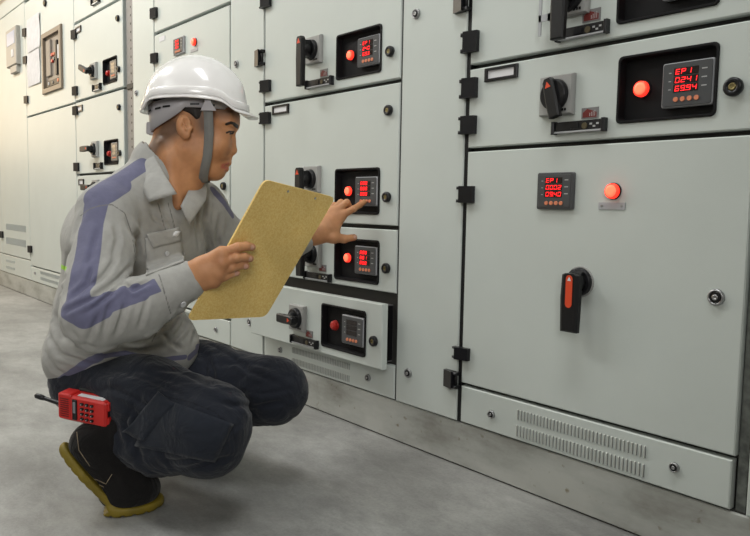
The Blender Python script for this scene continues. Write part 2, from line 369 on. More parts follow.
def louvres(mb, x0, x1, z0, z1, n, y=0.0, m=None):
    m = m or M_EDGE; p = (x1-x0)/n
    for i in range(n):
        a = x0+p*(i+.15); b_ = a+p*.55
        mb.add([(a, y+.001, z0), (b_, y-.0045, z0+.002), (b_, y+.001, z0), (a, y+.001, z1), (b_, y-.0045, z1-.002), (b_, y+.001, z1)],
               [[0, 1, 4, 3], [1, 2, 5, 4], [0, 2, 1], [3, 4, 5]], m)
        mb.box(b_, b_+p*.14, y-.0006, y+.001, z0+.001, z1-.001, M_PERF)
def cabinet(name, label, x0, x1, ztop=1.98, mat_frame=None, group='grey switchgear cabinets in a row'):
    t = thing(name, label, 'cabinet', ((x0+x1)/2, .28, .119), group)
    b = MB(); b.box(x0+.001, x1-.001, .024, .54, .119, ztop, mat_frame or M_DARK); obj('carcass', b, t)
    return t
# ---------------------------------------------------------------- the cabinets, right to left
XR = -.5505; X467 = -1.247; X402 = -1.496; X263 = -2.214; X230 = -2.459; X154 = -3.155; X132 = -3.415; X126 = -3.50; X75 = -4.25; X28 = -5.25; X2 = -6.03
ZB, ZP, ZR = .1215, .2226, [.2226, .4175, .616, .8205, 1.0255, 1.2305, 1.4355, 1.66]
G = .0042; GH = .0062
LONG = dict(l0=.035, l1=.118, wd=.033, dep=.07, r=.031, s=.085)
def feeder_door(t, x0, x1, z0, z1, y=0.0, name='drawer', px=None, lines=('EP1', '0241', '69.94'), label=None, lit=True):
    # a withdrawable unit front: px holds measured outlines of its fittings
    d = MB(); hr = rect(px['recess'], y); slab(d, x0+G, x1-G, z0+GH, z1-GH, y, hr, .02); recess(d, *hr, y=y)
    d = obj(name, d, t, label)
    m = rect(px['meter'], y+.004)
    if lines: meter(d, *m, y+.010, lines, cover=True)
    lx, lz = W(*px['lamp'], y-.002); lamp(d, lx, lz, px.get('lr', .017), y+.016, lit)
    for q in px.get('knob', []):
        kx, kz = W(*q, y-.012); knob_lock(d, kx, kz, px.get('kr', .017), y)
    if 'holder' in px: holder(d, *rect(px['holder'], y-.006), y)
    if 'card' in px: redcard(d, *rect(px['card'], y), y)
    if 'plate' in px: nameplate(d, *rect(px['plate'], y), y)
    return d

# cabinet at the very right, mostly beyond the frame
t = cabinet('switchgear_cabinet', 'grey switchgear cabinet cut off by the right edge of the photo', -.5245, .45)
b = MB(); slab(b, -.5245, .2, ZB, 1.9); obj('door', b, t)
b = MB(); slab(b, .207, .448, ZB, 1.9); obj('cable_door', b, t)

# big feeder cabinet
t = cabinet('switchgear_cabinet', 'nearest whole grey cabinet, with the big door, orange grip and lit red lamp', X467+.004, -.5275)
b = MB(); b.box(-.5475, -.530, .012, .024, ZB, 1.9, M_SEAL); obj('rubber_seal', b, t)
b = MB(); b.box(X467-.0062, X467+.0068, .004, .023, ZB, 1.95, M_BLACK); obj('rubber_seal', b, t, 'black door seal')
x0, x1 = X467+.003, XR
b = MB(); slab(b, x0+G, x1, ZP+.004, ZR[3]-.004); D = obj('door', b, t, 'large plain door with round turning switch')
meter(D, *rect([(537.4, 172.8), (573.7, 172), (571.8, 209.7), (536.2, 209)], -.009), 0, ('EP1', '0002', '09.40'))
lx, lz = W(611.6, 191, -.012); lamp(D, lx+.003, lz, .0175, 0)
q = rect([(599, 202), (625.4, 203), (625.4, 209.7), (599, 209.2)]); b = MB(); b.box(q[0], q[1], -.002, .001, q[2], q[3], M_METL)
for xx in (q[0]+.008, q[1]-.008): b.cyl((xx, -.0015, (q[2]+q[3])/2), (0, -1, 0), .0028, .0024, .0015, M_CHROME, 10)
obj('name_plate', b, D, 'small metal tag with two screws')
sx, sz = W(578, 282, -.01)
mb, Q, yf = rotary(D, x=sx-.001, z=sz, r=.031, l0=.020, l1=.108, wd=.042, dep=.052, plate=False, tri=False)
pts = []
for k in range(9): a = math.pi*k/8; pts.append(Q(.0085*math.cos(a), .008+.0085*math.sin(a), yf-.001))
for k in range(9): a = math.pi+math.pi*k/8; pts.append(Q(.0085*math.cos(a), -.046+.0085*math.sin(a), yf-.001))
mb.add(pts, [list(range(18))], M_ORANGE); mb.add([Q(-.005, .004, yf-.0014), Q(.005, .004, yf-.0014), Q(0, .013, yf-.0014)], [[0, 1, 2]], M_WHITE)
obj('rotary_handle', mb, D, 'black pistol grip with orange insert, hanging down')
lx, lz = W(715.4, 297.4, -.004); knob_lock(D, lx, lz, .0155, chrome=True)
b = MB(); slab(b, x0+G, x1-.004, ZB+.001, ZP-.005, .001)
q1 = rect([(515.8, 410.6), (646.4, 444), (646.4, 457), (515.8, 422.7)]); q2 = rect([(514, 426), (645.4, 462), (645.4, 476.4), (514, 439)])
louvres(b, q1[0], q1[1], q1[2]+.002, q1[3], 36, .001); louvres(b, q1[0]-.001, q2[1]-.001, q2[2]+.002, q2[3], 36, .001)
V = obj('vent_panel', b, t, 'lower panel with two rows of raised louvres')
for p in ((491.6, 414.4), (674.4, 467.4)): lx, lz = W(*p); knob_lock(V, lx, lz, .010, .001, chrome=True)
d = feeder_door(t, x0, x1, ZR[3], ZR[4], px=dict(recess=[(620, 58.5), (717, 44), (715.8, 114.4), (619, 122)], meter=[(663, 64.4), (715.2, 57.4), (713.6, 103.6), (662.4, 109)],
    lamp=(640.6, 88), lr=.0175, knob=[(731.6, 86.4)], kr=.0165, holder=[(552.4, 123), (606, 118.4), (606, 130), (553, 134)], card=[(582, 108.5), (598.6, 106.6), (598.6, 117.8), (582, 119)],
    plate=[(485.4, 69), (518.6, 63.6), (518.4, 77.6), (486, 82)]), label='second drawer of the big cabinet, both indicators lit')

rx, rz = W(555, 95, -.014); rot_obj(d, x=rx, z=rz, s=.088, r=.034, l0=.036, l1=.052, wd=.028, dep=.018, ang=-.26)
d = feeder_door(t, x0, x1, ZR[4], ZR[5], px=dict(recess=[(620, -53), (721, -73), (720, 3), (620, 22.5)], meter=[(664, -48), (719, -59), (717.5, -10), (664, 1)],
    lamp=(640, -18), lr=.0175, knob=[(735, -30)], kr=.0165, holder=[(556, 31.5), (608.6, 19), (608.6, 31), (557, 42.5)], card=[(583, 10.8), (600.8, 7.6), (600.8, 20), (583, 23)]),
    label='third drawer of the big cabinet, at the top edge of the photo')
rx, rz = W(560, -6, -.03); rot_obj(d, x=rx+.012, z=rz, s=.090, r=.036, l0=.04, l1=.100, wd=.033, dep=.055, ang=0)
b = MB(); q = rect([(539, -10), (543.5, -10), (543.5, 36), (539, 36)], -.02); b.box(q[0], q[0]+.007, -.021, -.018, q[2], q[3], M_METL); b.box(q[0], q[1]+.02, -.021, -.018, q[3]-.07, q[3]-.055, M_METL); b.box(q[1]+.012, q[1]+.02, -.021, 0, q[3]-.07, q[3]-.055, M_METL)
obj('latch_bracket', b, d, 'thin steel bracket beside the grip')
b = MB(); slab(b, x0+G, x1, ZR[5]+.004, ZR[6]-.004); slab(b, x0+G, x1, ZR[6]+.004, 1.97); obj('door', b, t)
for (a, c) in (((463, 34), (481.6, 50)), ((463, 80), (480.6, 96.4)), ((462, 117.5), (480, 133)), ((459, 187), (478, 203)), ((456, 347), (473.4, 362.5))):
    h0 = W(*a, -.008); h1 = W(*c, -.008); hinge(t, X467-.016, X467+.036, h1[1], h0[1]+.002, -1)

# cabinet the man works at (drawers and its cable compartment)
t = cabinet('switchgear_cabinet', 'grey cabinet of stacked drawers that the man is touching, one drawer pulled out', X263+.002, X467-.004)
b = MB(); slab(b, X402+G, X467-.0065, ZB, 1.97); D = obj('cable_door', b, t, 'narrow full height cable compartment door')
for p in ((416.6, 14), (408.4, 373)): lx, lz = W(*p); knob_lock(D, lx, lz, .0135, chrome=True)
for p in ((441.5, 371, 388), (450, -8, 12)):
    h0 = W(p[0]+10, p[1], -.01); h1 = W(p[0]+10, p[2], -.01); hinge(t, X467-.046, X467+.002, h1[1], h0[1], 1)
x0, x1 = X263, X402
C2 = dict(lr=.0155, kr=.0145)
b = MB(); slab(b, x0+G, x1-G, ZR[6]+.004, 1.97); obj('door', b, t)
d = feeder_door(t, x0, x1, ZR[4], ZR[6], name='door', px=dict(C2, recess=[(337.4, 36.5), (381.4, 25), (381, 71), (337.4, 79)], meter=[(358, 39.5), (380.8, 33), (379.8, 63.5), (358, 67.5)],
    lamp=(348.5, 54.4), knob=[(387.8, 51)], holder=[(306.4, 81.5), (332.4, 76), (332.4, 84), (306.4, 89)], card=[(320.6, 70), (328, 68.4), (328, 76), (320.6, 77.6)]), label='upper door with long grip hanging down', lines=('EP1', '240', '693'))
rx, rz = W(307.5, 49, -.03); rot_obj(d, x=rx, z=rz, **LONG)
d = feeder_door(t, x0, x1, ZR[2], ZR[4], name='door', px=dict(C2, recess=[(336, 170), (379.4, 168.6), (378.8, 214), (336, 212)], meter=[(355.8, 177), (378, 176.6), (377.4, 206), (355.8, 206)],
    lamp=(346.5, 191), knob=[(386.3, 110), (384.6, 197)], plate=[(273, 106.4), (289.3, 103.5), (289.3, 112.7), (273.4, 115.4)]), label='door whose meter the man presses', lines=('888', '888', '888'))
rx, rz = W(306, 179, -.03); rot_obj(d, x=rx, z=rz, **LONG)
d = feeder_door(t, x0, x1, ZR[1]+.006, ZR[2], px=dict(C2, recess=[(335.4, 240), (379, 240), (378.2, 283.6), (335.4, 278)], meter=[(355.4, 246), (377.4, 247), (376.8, 276), (355.2, 273)],
    lamp=(345.6, 258), knob=[(384, 268.4)], holder=[(304.6, 271), (330.6, 275), (330.6, 282), (305, 278)], card=[(319.4, 264.4), (326.4, 265), (326.4, 272), (319.4, 271.3)]), label='closed drawer below the pointing hand', lines=('888', '881', '888'))
rx, rz = W(307, 254, -.03); rot_obj(d, x=rx, z=rz, s=.085, r=.031, l0=.030, l1=.070, wd=.033, dep=.07)
for xx in (X402, X263):
    b = MB(); b.box(xx-.0038, xx+.0038, .005, .023, ZB, 1.95, M_DARK); obj('rubber_seal', b, t)
# the pulled out drawer
PO = -.048
d = feeder_door(t, x0-.012, x1, .2085, .4085, y=PO, px=dict(C2, recess=[(322.4, 304.4), (366, 312), (364.8, 356), (322.4, 345)], meter=[(342.6, 314.4), (364.4, 318.4), (363.6, 347.6), (342.2, 342.6)],
    lamp=(332, 326), knob=[(371.4, 341.4)], holder=[(291.4, 335), (317.4, 341), (317.2, 348.4), (291.6, 342)], card=[(306, 329.8), (313, 331.3), (313, 338.2), (306.2, 337)]), lines=('   ', '   ', '   '), label='drawer pulled out a little, lamp unlit', lit=False)
rx, rz = W(291.5, 318.5, PO-.03); rot_obj(d, x=rx, z=rz, s=.085, r=.033, l0=.045, l1=.045, wd=.027, dep=.062, ang=math.pi/2, y=PO)
b = MB(); b.box(x0+.03, x1-.040, PO+.02, .30, .225, .392, M_PERF); b.box(x1-.040, x1-.036, PO+.02, .02, .23, .39, M_BLACK); obj('drawer_tray', b, d, 'dark steel side of the pulled out drawer')
b = MB(); slab(b, x0+G, x1-.004, ZB+.001, ZP-.005, .001)
q1 = rect([(292, 347), (349.6, 363.2), (349.6, 369.5), (292, 353.6)]); q2 = rect([(292, 358), (349.6, 375), (349.6, 382), (292, 364.6)])
louvres(b, q1[0], q1[1], q1[2], q1[3], 36, .001); louvres(b, q1[0], q1[1], q2[2], q2[3], 36, .001)
V = obj('vent_panel', b, t, 'lower panel with two rows of raised louvres')
for p in ((280.4, 350), (368, 377.6)): lx, lz = W(*p); knob_lock(V, lx, lz, .0105, .001, chrome=True)
for a, c in ((-4, 7.5), (80.5, 92), (112.5, 124)):
    h0 = W(265, a, -.008); h1 = W(265, c, -.008); hinge(t, X263-.014, X263+.046, h1[1], h0[1], -1)

def small_feeder(t, name, x0, x1, z0, z1, label, grip=1.57, lit=True, ln=('888', '888', '888')):
    # the same unit front laid out from its nominal sizes
    H = z0+.1; xr = x1
    d = MB(); hr = (xr-.275, xr-.085, H-.055, H+.065); slab(d, x0+G, x1-G, z0+GH, z1-GH, 0, hr, .02); recess(d, *hr); d = obj(name, d, t, label)
    meter(d, xr-.185, xr-.092, H-.04, H+.052, .010, ln, cover=True); lamp(d, xr-.235, H, .0155, .016, lit)
    knob_lock(d, xr-.055, H-.005, .0145); holder(d, xr-.41, xr-.30, H-.075, H-.045)
    if z1-z0 > .3: knob_lock(d, xr-.055, z1-.09, .0145)
    nameplate(d, x0+.04, x0+.125, z1-.06, z1-.025)
    rot_obj(d, x=xr-.40, z=H+.03, s=.085, r=.031, l0=.045, l1=.075, wd=.028, dep=.07, ang=grip); return d

# cabinet behind the helmet
t = cabinet('switchgear_cabinet', 'grey cabinet behind the white helmet, with a small red lamp above it', X154+.002, X263-.004)
b = MB(); slab(b, X230+G, X263-G, ZB, 1.97); D = obj('cable_door', b, t, 'narrow cable compartment door')
for p in ((236.8, 64), (250, 322)): lx, lz = W(*p); knob_lock(D, lx, lz, .0135, chrome=True)
lx, lz = W(222, 186, -.01)
for p in ((258.5, 50, 66), (253, 315, 327)):
    h0 = W(p[0], p[1], -.01); h1 = W(p[0], p[2], -.01); hinge(t, X263-.050, X263+.002, h1[1], h0[1], 1)
b = MB(); slab(b, X154+G, X230-G, ZR[6]-.010+.004, 1.97); obj('door', b, t, 'upper door')
b = MB(); slab(b, X154+G, X230-G, ZP+.004, ZR[6]-.018); D = obj('door', b, t, 'large plain door behind the helmet')
knob_lock(D, lx, lz, .015)
meter(D, *rect([(173.8, 38.6), (184.4, 36), (184, 53), (173.8, 56)], -.005), 0, ('888', '888', '888'), light=True)
lx, lz = W(193.6, 41.6, -.01); lamp(D, lx, lz, .016, 0)
q = rect([(191, 49.5), (198, 48), (198, 51), (191, 52.5)]); b = MB(); b.box(q[0], q[1], -.002, .001, q[2], q[3], M_METL); obj('name_plate', b, D)
q = rect([(159.4, 37), (165, 35.6), (165, 40.5), (159.4, 42)]); b = MB(); b.box(q[0], q[1], -.0015, .001, q[2], q[3], M_WHITE); obj('white_sticker', b, D)
b = MB(); slab(b, X154+G, X230-.004, ZB+.001, ZP-.005, .001); louvres(b, X154+.12, X230-.32, .185, .207, 24, .001); louvres(b, X154+.12, X230-.32, .147, .169, 24, .001)
V = obj('vent_panel', b, t); lx, lz = W(216, 329.6); knob_lock(V, lx, lz, .010, .001, chrome=True)
for a, c in ((8, 18), (53.5, 63)):
    h0 = W(154, a, -.008); h1 = W(154, c, -.008); hinge(t, X154-.014, X154+.044, h1[1], h0[1], -1)

# drawer cabinet left of the helmet, its cable compartment open beside the frame post
t = cabinet('switchgear_cabinet', 'pale cabinet of drawers left of the helmet, with an open perforated frame post', X75+.002, X154-.004)
b = MB(); slab(b, X132+.012, X154-G, ZB, 1.97); D = obj('cable_door', b, t, 'narrow cable compartment door')
lx, lz = W(136.6, 93); knob_lock(D, lx, lz, .0135, chrome=True)
b = MB(); b.box(X126-.005, X132+.004, .010, .024, ZB, 1.97, M_PERF)
for i in range(46):
    z = .16+i*.039
    b.cyl((X126+.050, .0102, z), (0, -1, 0), .006, .006, .0006, M_BLACK, 10, False); 
    if i % 2: b.cyl((X126+.085, .0102, z+.012), (0, -1, 0), .0045, .0045, .0006, M_BLACK, 10, False)
for z in (.8205, 1.2305, ): b.box(X126+.006, X132+.010, .004, .012, z-.012, z+.012, M_DARK)
obj('frame_post', b, t, 'perforated grey steel post')
x0, x1 = X75, X126-.022
b = MB(); slab(b, x0+G, x1-G, ZR[7]+.006, 1.97); Dq = obj('drawer', b, t, 'top drawer at the upper edge of the photo')
rot_obj(Dq, x=x1-.40, z=1.80, s=.085, r=.031, l0=.045, l1=.075, wd=.028, dep=.055, ang=1.3); holder(Dq, x1-.41, x1-.30, 1.70, 1.73)
small_feeder(t, 'drawer', x0, x1, 1.2305+.0, ZR[7], 'drawer with slanted grip', 1.9, False, ('   ', '   ', '   '))
small_feeder(t, 'drawer', x0, x1, ZR[3], 1.2305, 'drawer with level grip', 1.57, False, ('   ', '   ', '   '))
small_feeder(t, 'drawer', x0, x1, ZR[2], ZR[3], 'drawer behind the shoulder of the man', 1.57, False, ('   ', '   ', '   '))
b = MB(); slab(b, x0+G, x1-G, ZP+.004, ZR[2]-.004); obj('door', b, t)
b = MB(); slab(b, x0+G, x1-G, ZB+.001, ZP-.005, .001); louvres(b, x0+.12, x0+.5, .185, .207, 24, .001); louvres(b, x0+.12, x0+.5, .147, .169, 24, .001); obj('vent_panel', b, t)
for z in (1.60, 1.29, 1.18, .865): hinge(t, X75-.014, X75+.05, z-.024, z+.024, -1)

# breaker cabinet
t = cabinet('switchgear_cabinet', 'pale cabinet with a tall brown framed breaker panel and papers on its door', X28+.002, X75-.002)
x0, x1 = X28, X75
q = rect([(42, 36), (61, 21.6), (61.4, 87.6), (42, 95.6)], -.01)
b = MB(); slab(b, x0+G, x1-G, 1.232, 1.97, 0, (q[0]+.02, q[1]-.02, q[2]+.02, q[3]-.02)); D = obj('door', b, t, 'upper door with a cut-out for the breaker')
M_ACB = mat('breaker_face', (.27, .235, .20), .5); M_ACB2 = mat('breaker_bezel', (.22, .175, .13), .45)
b = MB(); b.frame(q[0], q[1], -.014, .002, q[2], q[3], q[0]+.035, q[1]-.035, q[2]+.03, q[3]-.03, M_ACB2, .004)
b.box(q[0]+.02, q[1]-.02, .004, .02, q[2]+.02, q[3]-.02, M_ACB)
w, h = q[1]-q[0], q[3]-q[2]
b.box(q[0]+w*.2, q[0]+w*.42, -.008, .005, q[2]+h*.27, q[2]+h*.86, M_ACB, .003); b.box(q[0]+w*.66, q[0]+w*.74, -.006, .005, q[2]+h*.25, q[2]+h*.8, M_BLACK, .002)
b.box(q[0]+w*.16, q[0]+w*.88, -.004, .005, q[2]+h*.10, q[2]+h*.2, M_BLACK, .002); b.box(q[0]+w*.76, q[0]+w*.86, -.004, .005, q[2]+h*.5, q[2]+h*.72, M_WHITE, .001)
for a, c, mm in ((.48, .60, M_LAMPD), (.58, .60, M_BTN), (.48, .50, M_LAMPD), (.58, .52, M_MET), (.78, .155, M_BTN), (.3, .15, M_PRINT), (.5, .15, M_MET)):
    b.cyl((q[0]+w*a, .004, q[2]+h*c), (0, -1, 0), .011, .010, .012, mm, 12)
obj('breaker_panel', b, D, 'tall brown framed circuit breaker front')
lx, lz = W(44, 3, -.01); knob_lock(D, lx, min(lz, 1.93), .02)
b = MB(); slab(b, x0+G, x1-G, ZP+.004, 1.222); D = obj('door', b, t, 'lower plain door')
b = MB(); slab(b, x0+G, x1-G, ZB+.001, ZP-.005, .001); louvres(b, x0+.22, x0+.7, .185, .207, 24, .001); louvres(b, x0+.22, x0+.7, .147, .169, 24, .001)
V = obj('vent_panel', b, t); knob_lock(V, x0+.10, .18, .010, .001, chrome=True)
for z in (1.60, 1.34, 1.78): hinge(t, X28-.014, X28+.05, z-.024, z+.024, -1)
hinge(t, X28-.014, X28+.05, .315, .362, -1)

# controller cabinet at the far left
t = cabinet('switchgear_cabinet', 'farthest cabinet at the left edge, with a pale controller box on its door', X2+.002, X28-.002)
x0, x1 = X2, X28
b = MB(); slab(b, x0+G, x1-G, .262, 1.985)
def lou(xa, xb, za, zb): louvres(b, xa, xb, za, zb, 22)
q = rect([(6, 222), (26, 227), (26, 233), (6, 229)]); lou(q[0], q[1], q[2], q[3]); q = rect([(6, 236), (26, 241), (26, 248), (6, 243)]); lou(q[0], q[1], q[2], q[3])
D = obj('door', b, t, 'tall door with two louvre rows')
q = rect([(5.6, 31), (15.6, 25), (16, 64), (6.2, 68)], -.03); M_CB = mat('controller_box', (.42, .40, .36), .5)
b = MB(); b.box(q[0], q[1], -.03, .001, q[2], q[3], M_CB, .006); w, h = q[1]-q[0], q[3]-q[2]
b.box(q[0]+w*.12, q[1]-w*.12, -.032, -.029, q[2]+h*.55, q[3]-h*.1, mat('controller_screen', (.35, .42, .6), .3), .001)
b.box(q[0]+w*.55, q[0]+w*.75, -.033, -.029, q[2]+h*.22, q[2]+h*.42, M_WHITE, .001); b.box(q[0]+w*.3, q[1]-w*.1, -.024, .001, q[2]-.05, q[2], M_CB, .004)
obj('controller_box', b, D, 'wall controller with a pale blue screen')
b = MB(); slab(b, x0+G, x1-G, ZB+.001, .255, .001); louvres(b, x0+.1, x0+.35, .205, .225, 20, .001); louvres(b, x0+.1, x0+.35, .155, .175, 20, .001); obj('vent_panel', b, t)
hinge(t, X2-.014, X2+.05, .38, .43, -1)
# one more bay to close the row behind it
t = cabinet('switchgear_cabinet', 'sliver of the last bay at the left edge of the photo', -6.85, X2-.002)
b = MB(); slab(b, -6.84, X2-G, .262, 1.985); obj('door', b, t)
b = MB(); slab(b, -6.84, X2-G, ZB+.001, .255, .001); louvres(b, X2-.35, X2-.1, .205, .225, 20, .001); obj('vent_panel', b, t)
# header strip on top of the far bays
b = MB(); b.box(-6.85, .45, .0, .54, 1.9905, 2.09, M_DOOR, .003); o = obj('header_panel', b); tag(o, 'long grey header panel capping the whole row of cabinets', 'panel')

def sheet(name, pts, y, label):
    q = rect(pts); b = MB(); n = 8; vs = []; fs = []
    for s_ in (0, 1):
        for i in range(n+1):
            for j in range(n+1):
                u, v = i/n, j/n; vs.append((q[0]+(q[1]-q[0])*u, y-.003-.004*math.sin(3*v+2*u)**2-(.0008 if s_ else 0), q[2]+(q[3]-q[2])*v))
    for s_ in (0, 1):
        for i in range(n):
            for j in range(n):
                a = s_*(n+1)**2+i*(n+1)+j; fs.append([a, a+1, a+n+2, a+n+1] if s_ == 0 else [a, a+n+1, a+n+2, a+1])
    mm = mat('paper_print', (.74, .74, .76), .7, noise=.10, nscale=26)
    b.add(vs, fs, mm, True); o = obj(name, b); tag(o, label, 'paper', 'papers on the breaker door')
sheet('paper_sheet', [(27.5, 19), (40.5, 13), (40.5, 47), (28, 53)], 0, 'upper white paper taped beside the breaker panel')
sheet('paper_sheet', [(28, 54), (40.5, 48), (40.8, 82), (28.5, 88)], 0, 'lower white paper taped beside the breaker panel')
# ================================================================ the man
from mathutils.bvhtree import BVHTree
def P(px, py, z): return CAM+(FW+RT*(px-375)/FPX-UP*(py-268)/FPX)*z      # a measured point at its own distance
def nrm(v): v = np.asarray(v, float); return v/np.linalg.norm(v)
IR = nrm([RT[0], RT[1], 0]); IB = nrm([FW[0], FW[1], 0]); IU = np.array([0, 0, 1.0])   # right, away, up as seen by the photographer
class SDF:
    def __init__(s, lo, hi, h):
        s.lo = np.array(lo, float); s.h = h; s.n = np.ceil((np.array(hi)-s.lo)/h).astype(int)+1
        s.d = np.full(s.n, .2, np.float32)
        s.ax = [s.lo[i]+h*np.arange(s.n[i]) for i in range(3)]
    def block(s, lo, hi):
        a = np.clip(np.floor((np.array(lo)-s.lo)/s.h).astype(int), 0, s.n-1); b = np.clip(np.ceil((np.array(hi)-s.lo)/s.h).astype(int)+1, 1, s.n)
        if (b <= a).any(): return None, None
        sl = tuple(slice(a[i], b[i]) for i in range(3))
        X = np.stack(np.meshgrid(*[s.ax[i][sl[i]] for i in range(3)], indexing='ij'), -1).astype(np.float32)
        return sl, X
    def comb(s, sl, v, k, op='add'):
        d = s.d[sl]
        if op == 'add':
            h = np.maximum(k-np.abs(d-v), 0)/k if k > 0 else 0; s.d[sl] = np.minimum(d, v)-h*h*k*.25
        elif op == 'sub':
            v = -v; h = np.maximum(k-np.abs(d-v), 0)/k if k > 0 else 0; s.d[sl] = np.maximum(d, v)+h*h*k*.25
        elif op == 'and':
            s.d[sl] = np.maximum(d, v)
    def cone(s, a, b, ra, rb, k=.02, op='add', flat=None):
        a = np.asarray(a, float); b = np.asarray(b, float); m = max(ra, rb)+k+.03
        sl, X = s.block(np.minimum(a, b)-m, np.maximum(a, b)+m)
        if sl is None: return
        ab = b-a; pa = X-a; t = np.clip((pa@ab)/max(ab@ab, 1e-9), 0, 1)
        q = pa-t[..., None]*ab
        if flat is not None:
            n, f = nrm(flat[0]), flat[1]; c = q@n; q = q+(c*(f-1))[..., None]*n
        s.comb(sl, np.linalg.norm(q, axis=-1)-(ra+t*(rb-ra)), k, op)
    def chain(s, pts, rs, k=.015, op='add', flat=None):
        for i in range(len(pts)-1): s.cone(pts[i], pts[i+1], rs[i], rs[i+1], k, op, flat)
    def ell(s, c, r, ax=None, k=.02, op='add'):
        c = np.asarray(c, float); r = np.asarray(r, float); m = r.max()+k+.03; sl, X = s.block(c-m, c+m)
        if sl is None: return
        A = np.array(ax) if ax is not None else np.eye(3)
        q = (X-c)@A.T; k0 = np.linalg.norm(q/r, axis=-1); k1 = np.linalg.norm(q/(r*r), axis=-1)
        s.comb(sl, k0*(k0-1)/np.maximum(k1, 1e-6), k, op)
    def box(s, c, r, ax, rad=.005, k=.005, op='add'):
        c = np.asarray(c, float); r = np.asarray(r, float); m = np.linalg.norm(r)+k+.02; sl, X = s.block(c-m, c+m)
        if sl is None: return
        q = np.abs((X-c)@np.array(ax).T)-(r-rad); s.comb(sl, np.linalg.norm(np.maximum(q, 0), axis=-1)+np.minimum(q.max(-1), 0)-rad, k, op)
    def half(s, p, n, op='and', k=0):       # keep the side n points away from
        sl, X = s.block(s.lo, s.lo+s.h*s.n); s.comb(sl, (X-np.asarray(p))@nrm(n), k, op)
    def ridge(s, pts, amp, w):
        pts = [np.asarray(p) for p in pts]; n = len(pts)-1
        lo = np.min(pts, 0)-2.5*w; hi = np.max(pts, 0)+2.5*w; sl, X = s.block(lo, hi)
        if sl is None: return
        best = np.full(X.shape[:3], 9., np.float32); tt = np.zeros_like(best)
        for i in range(n):
            ab = pts[i+1]-pts[i]; pa = X-pts[i]; t = np.clip((pa@ab)/max(ab@ab, 1e-9), 0, 1); d = np.linalg.norm(pa-t[..., None]*ab, axis=-1)
            u = d < best; best[u] = d[u]; tt[u] = (i+t[u])/n
        fade = np.clip(np.minimum(tt, 1-tt)*4, 0, 1)*.9+.1
        s.d[sl] -= amp*np.exp(-(best/w)**2)*fade
    def mesh(s):
        d = s.d; ins = d < 0; n = s.n
        c = np.zeros(n-1, np.int8)
        for i in (0, 1):
            for j in (0, 1):
                for k in (0, 1): c += ins[i:n[0]-1+i, j:n[1]-1+j, k:n[2]-1+k]
        act = (c > 0) & (c < 8); idx = np.full(n-1, -1, np.int64); cells = np.argwhere(act); idx[act] = np.arange(len(cells))
        acc = np.zeros((len(cells), 3)); cnt = np.zeros(len(cells))
        C8 = [(i, j, k) for i in (0, 1) for j in (0, 1) for k in (0, 1)]
        for a in C8:
            for ax_ in range(3):
                if a[ax_]: continue
                b = list(a); b[ax_] = 1
                va = d[cells[:, 0]+a[0], cells[:, 1]+a[1], cells[:, 2]+a[2]]; vb = d[cells[:, 0]+b[0], cells[:, 1]+b[1], cells[:, 2]+b[2]]
                m = (va < 0) != (vb < 0); t = va[m]/(va[m]-vb[m]); p = np.tile(np.array(a, float), (m.sum(), 1)); p[:, ax_] += t
                acc[m] += p; cnt[m] += 1
        V = s.lo+s.h*(cells+acc/cnt[:, None]); F = []
        for ax_ in range(3):
            u, v = (ax_+1) % 3, (ax_+2) % 3
            sh = [slice(None)]*3; sh[ax_] = slice(0, n[ax_]-1); sh2 = list(sh); sh2[ax_] = slice(1, n[ax_])
            A, B = ins[tuple(sh)], ins[tuple(sh2)]; e = np.argwhere(A != B)
            e = e[(e[:, u] > 0) & (e[:, v] > 0) & (e[:, u] < n[u]-1) & (e[:, v] < n[v]-1)]
            if not len(e): continue
            def g(du, dv):
                q = e.copy(); q[:, u] -= du; q[:, v] -= dv; return idx[q[:, 0], q[:, 1], q[:, 2]]
            q = np.stack([g(1, 1), g(0, 1), g(0, 0), g(1, 0)], 1); fl = ~A[e[:, 0], e[:, 1], e[:, 2]]; q[fl] = q[fl][:, ::-1]; F.append(q)
        return V, np.concatenate(F)
def np_mesh(name, V, F, m, parent, label=None, attrs=None, relax=1):
    if relax:
        for _ in range(relax):
            acc = np.zeros_like(V); cnt = np.zeros(len(V))
            for a, b in ((0, 1), (1, 2), (2, 3), (3, 0)):
                np.add.at(acc, F[:, a], V[F[:, b]]); np.add.at(acc, F[:, b], V[F[:, a]]); np.add.at(cnt, F[:, a], 1); np.add.at(cnt, F[:, b], 1)
            V = V*.5+.5*acc/np.maximum(cnt, 1)[:, None]
    me = bpy.data.meshes.new(name); me.vertices.add(len(V)); me.vertices.foreach_set('co', V.ravel())
    me.loops.add(F.size); me.loops.foreach_set('vertex_index', F.ravel().astype(np.int32))
    me.polygons.add(len(F)); me.polygons.foreach_set('loop_start', np.arange(0, F.size, 4, dtype=np.int32)); me.polygons.foreach_set('loop_total', np.full(len(F), 4, np.int32))
    me.polygons.foreach_set('use_smooth', np.ones(len(F), bool)); me.update(calc_edges=True); me.materials.append(m)
    for k, v in (attrs or {}).items():
        at = me.attributes.new(k, 'FLOAT', 'POINT'); at.data.foreach_set('value', v.astype(np.float32))
    o = link(name, me, parent)
    if label: o['label'] = label
    return o
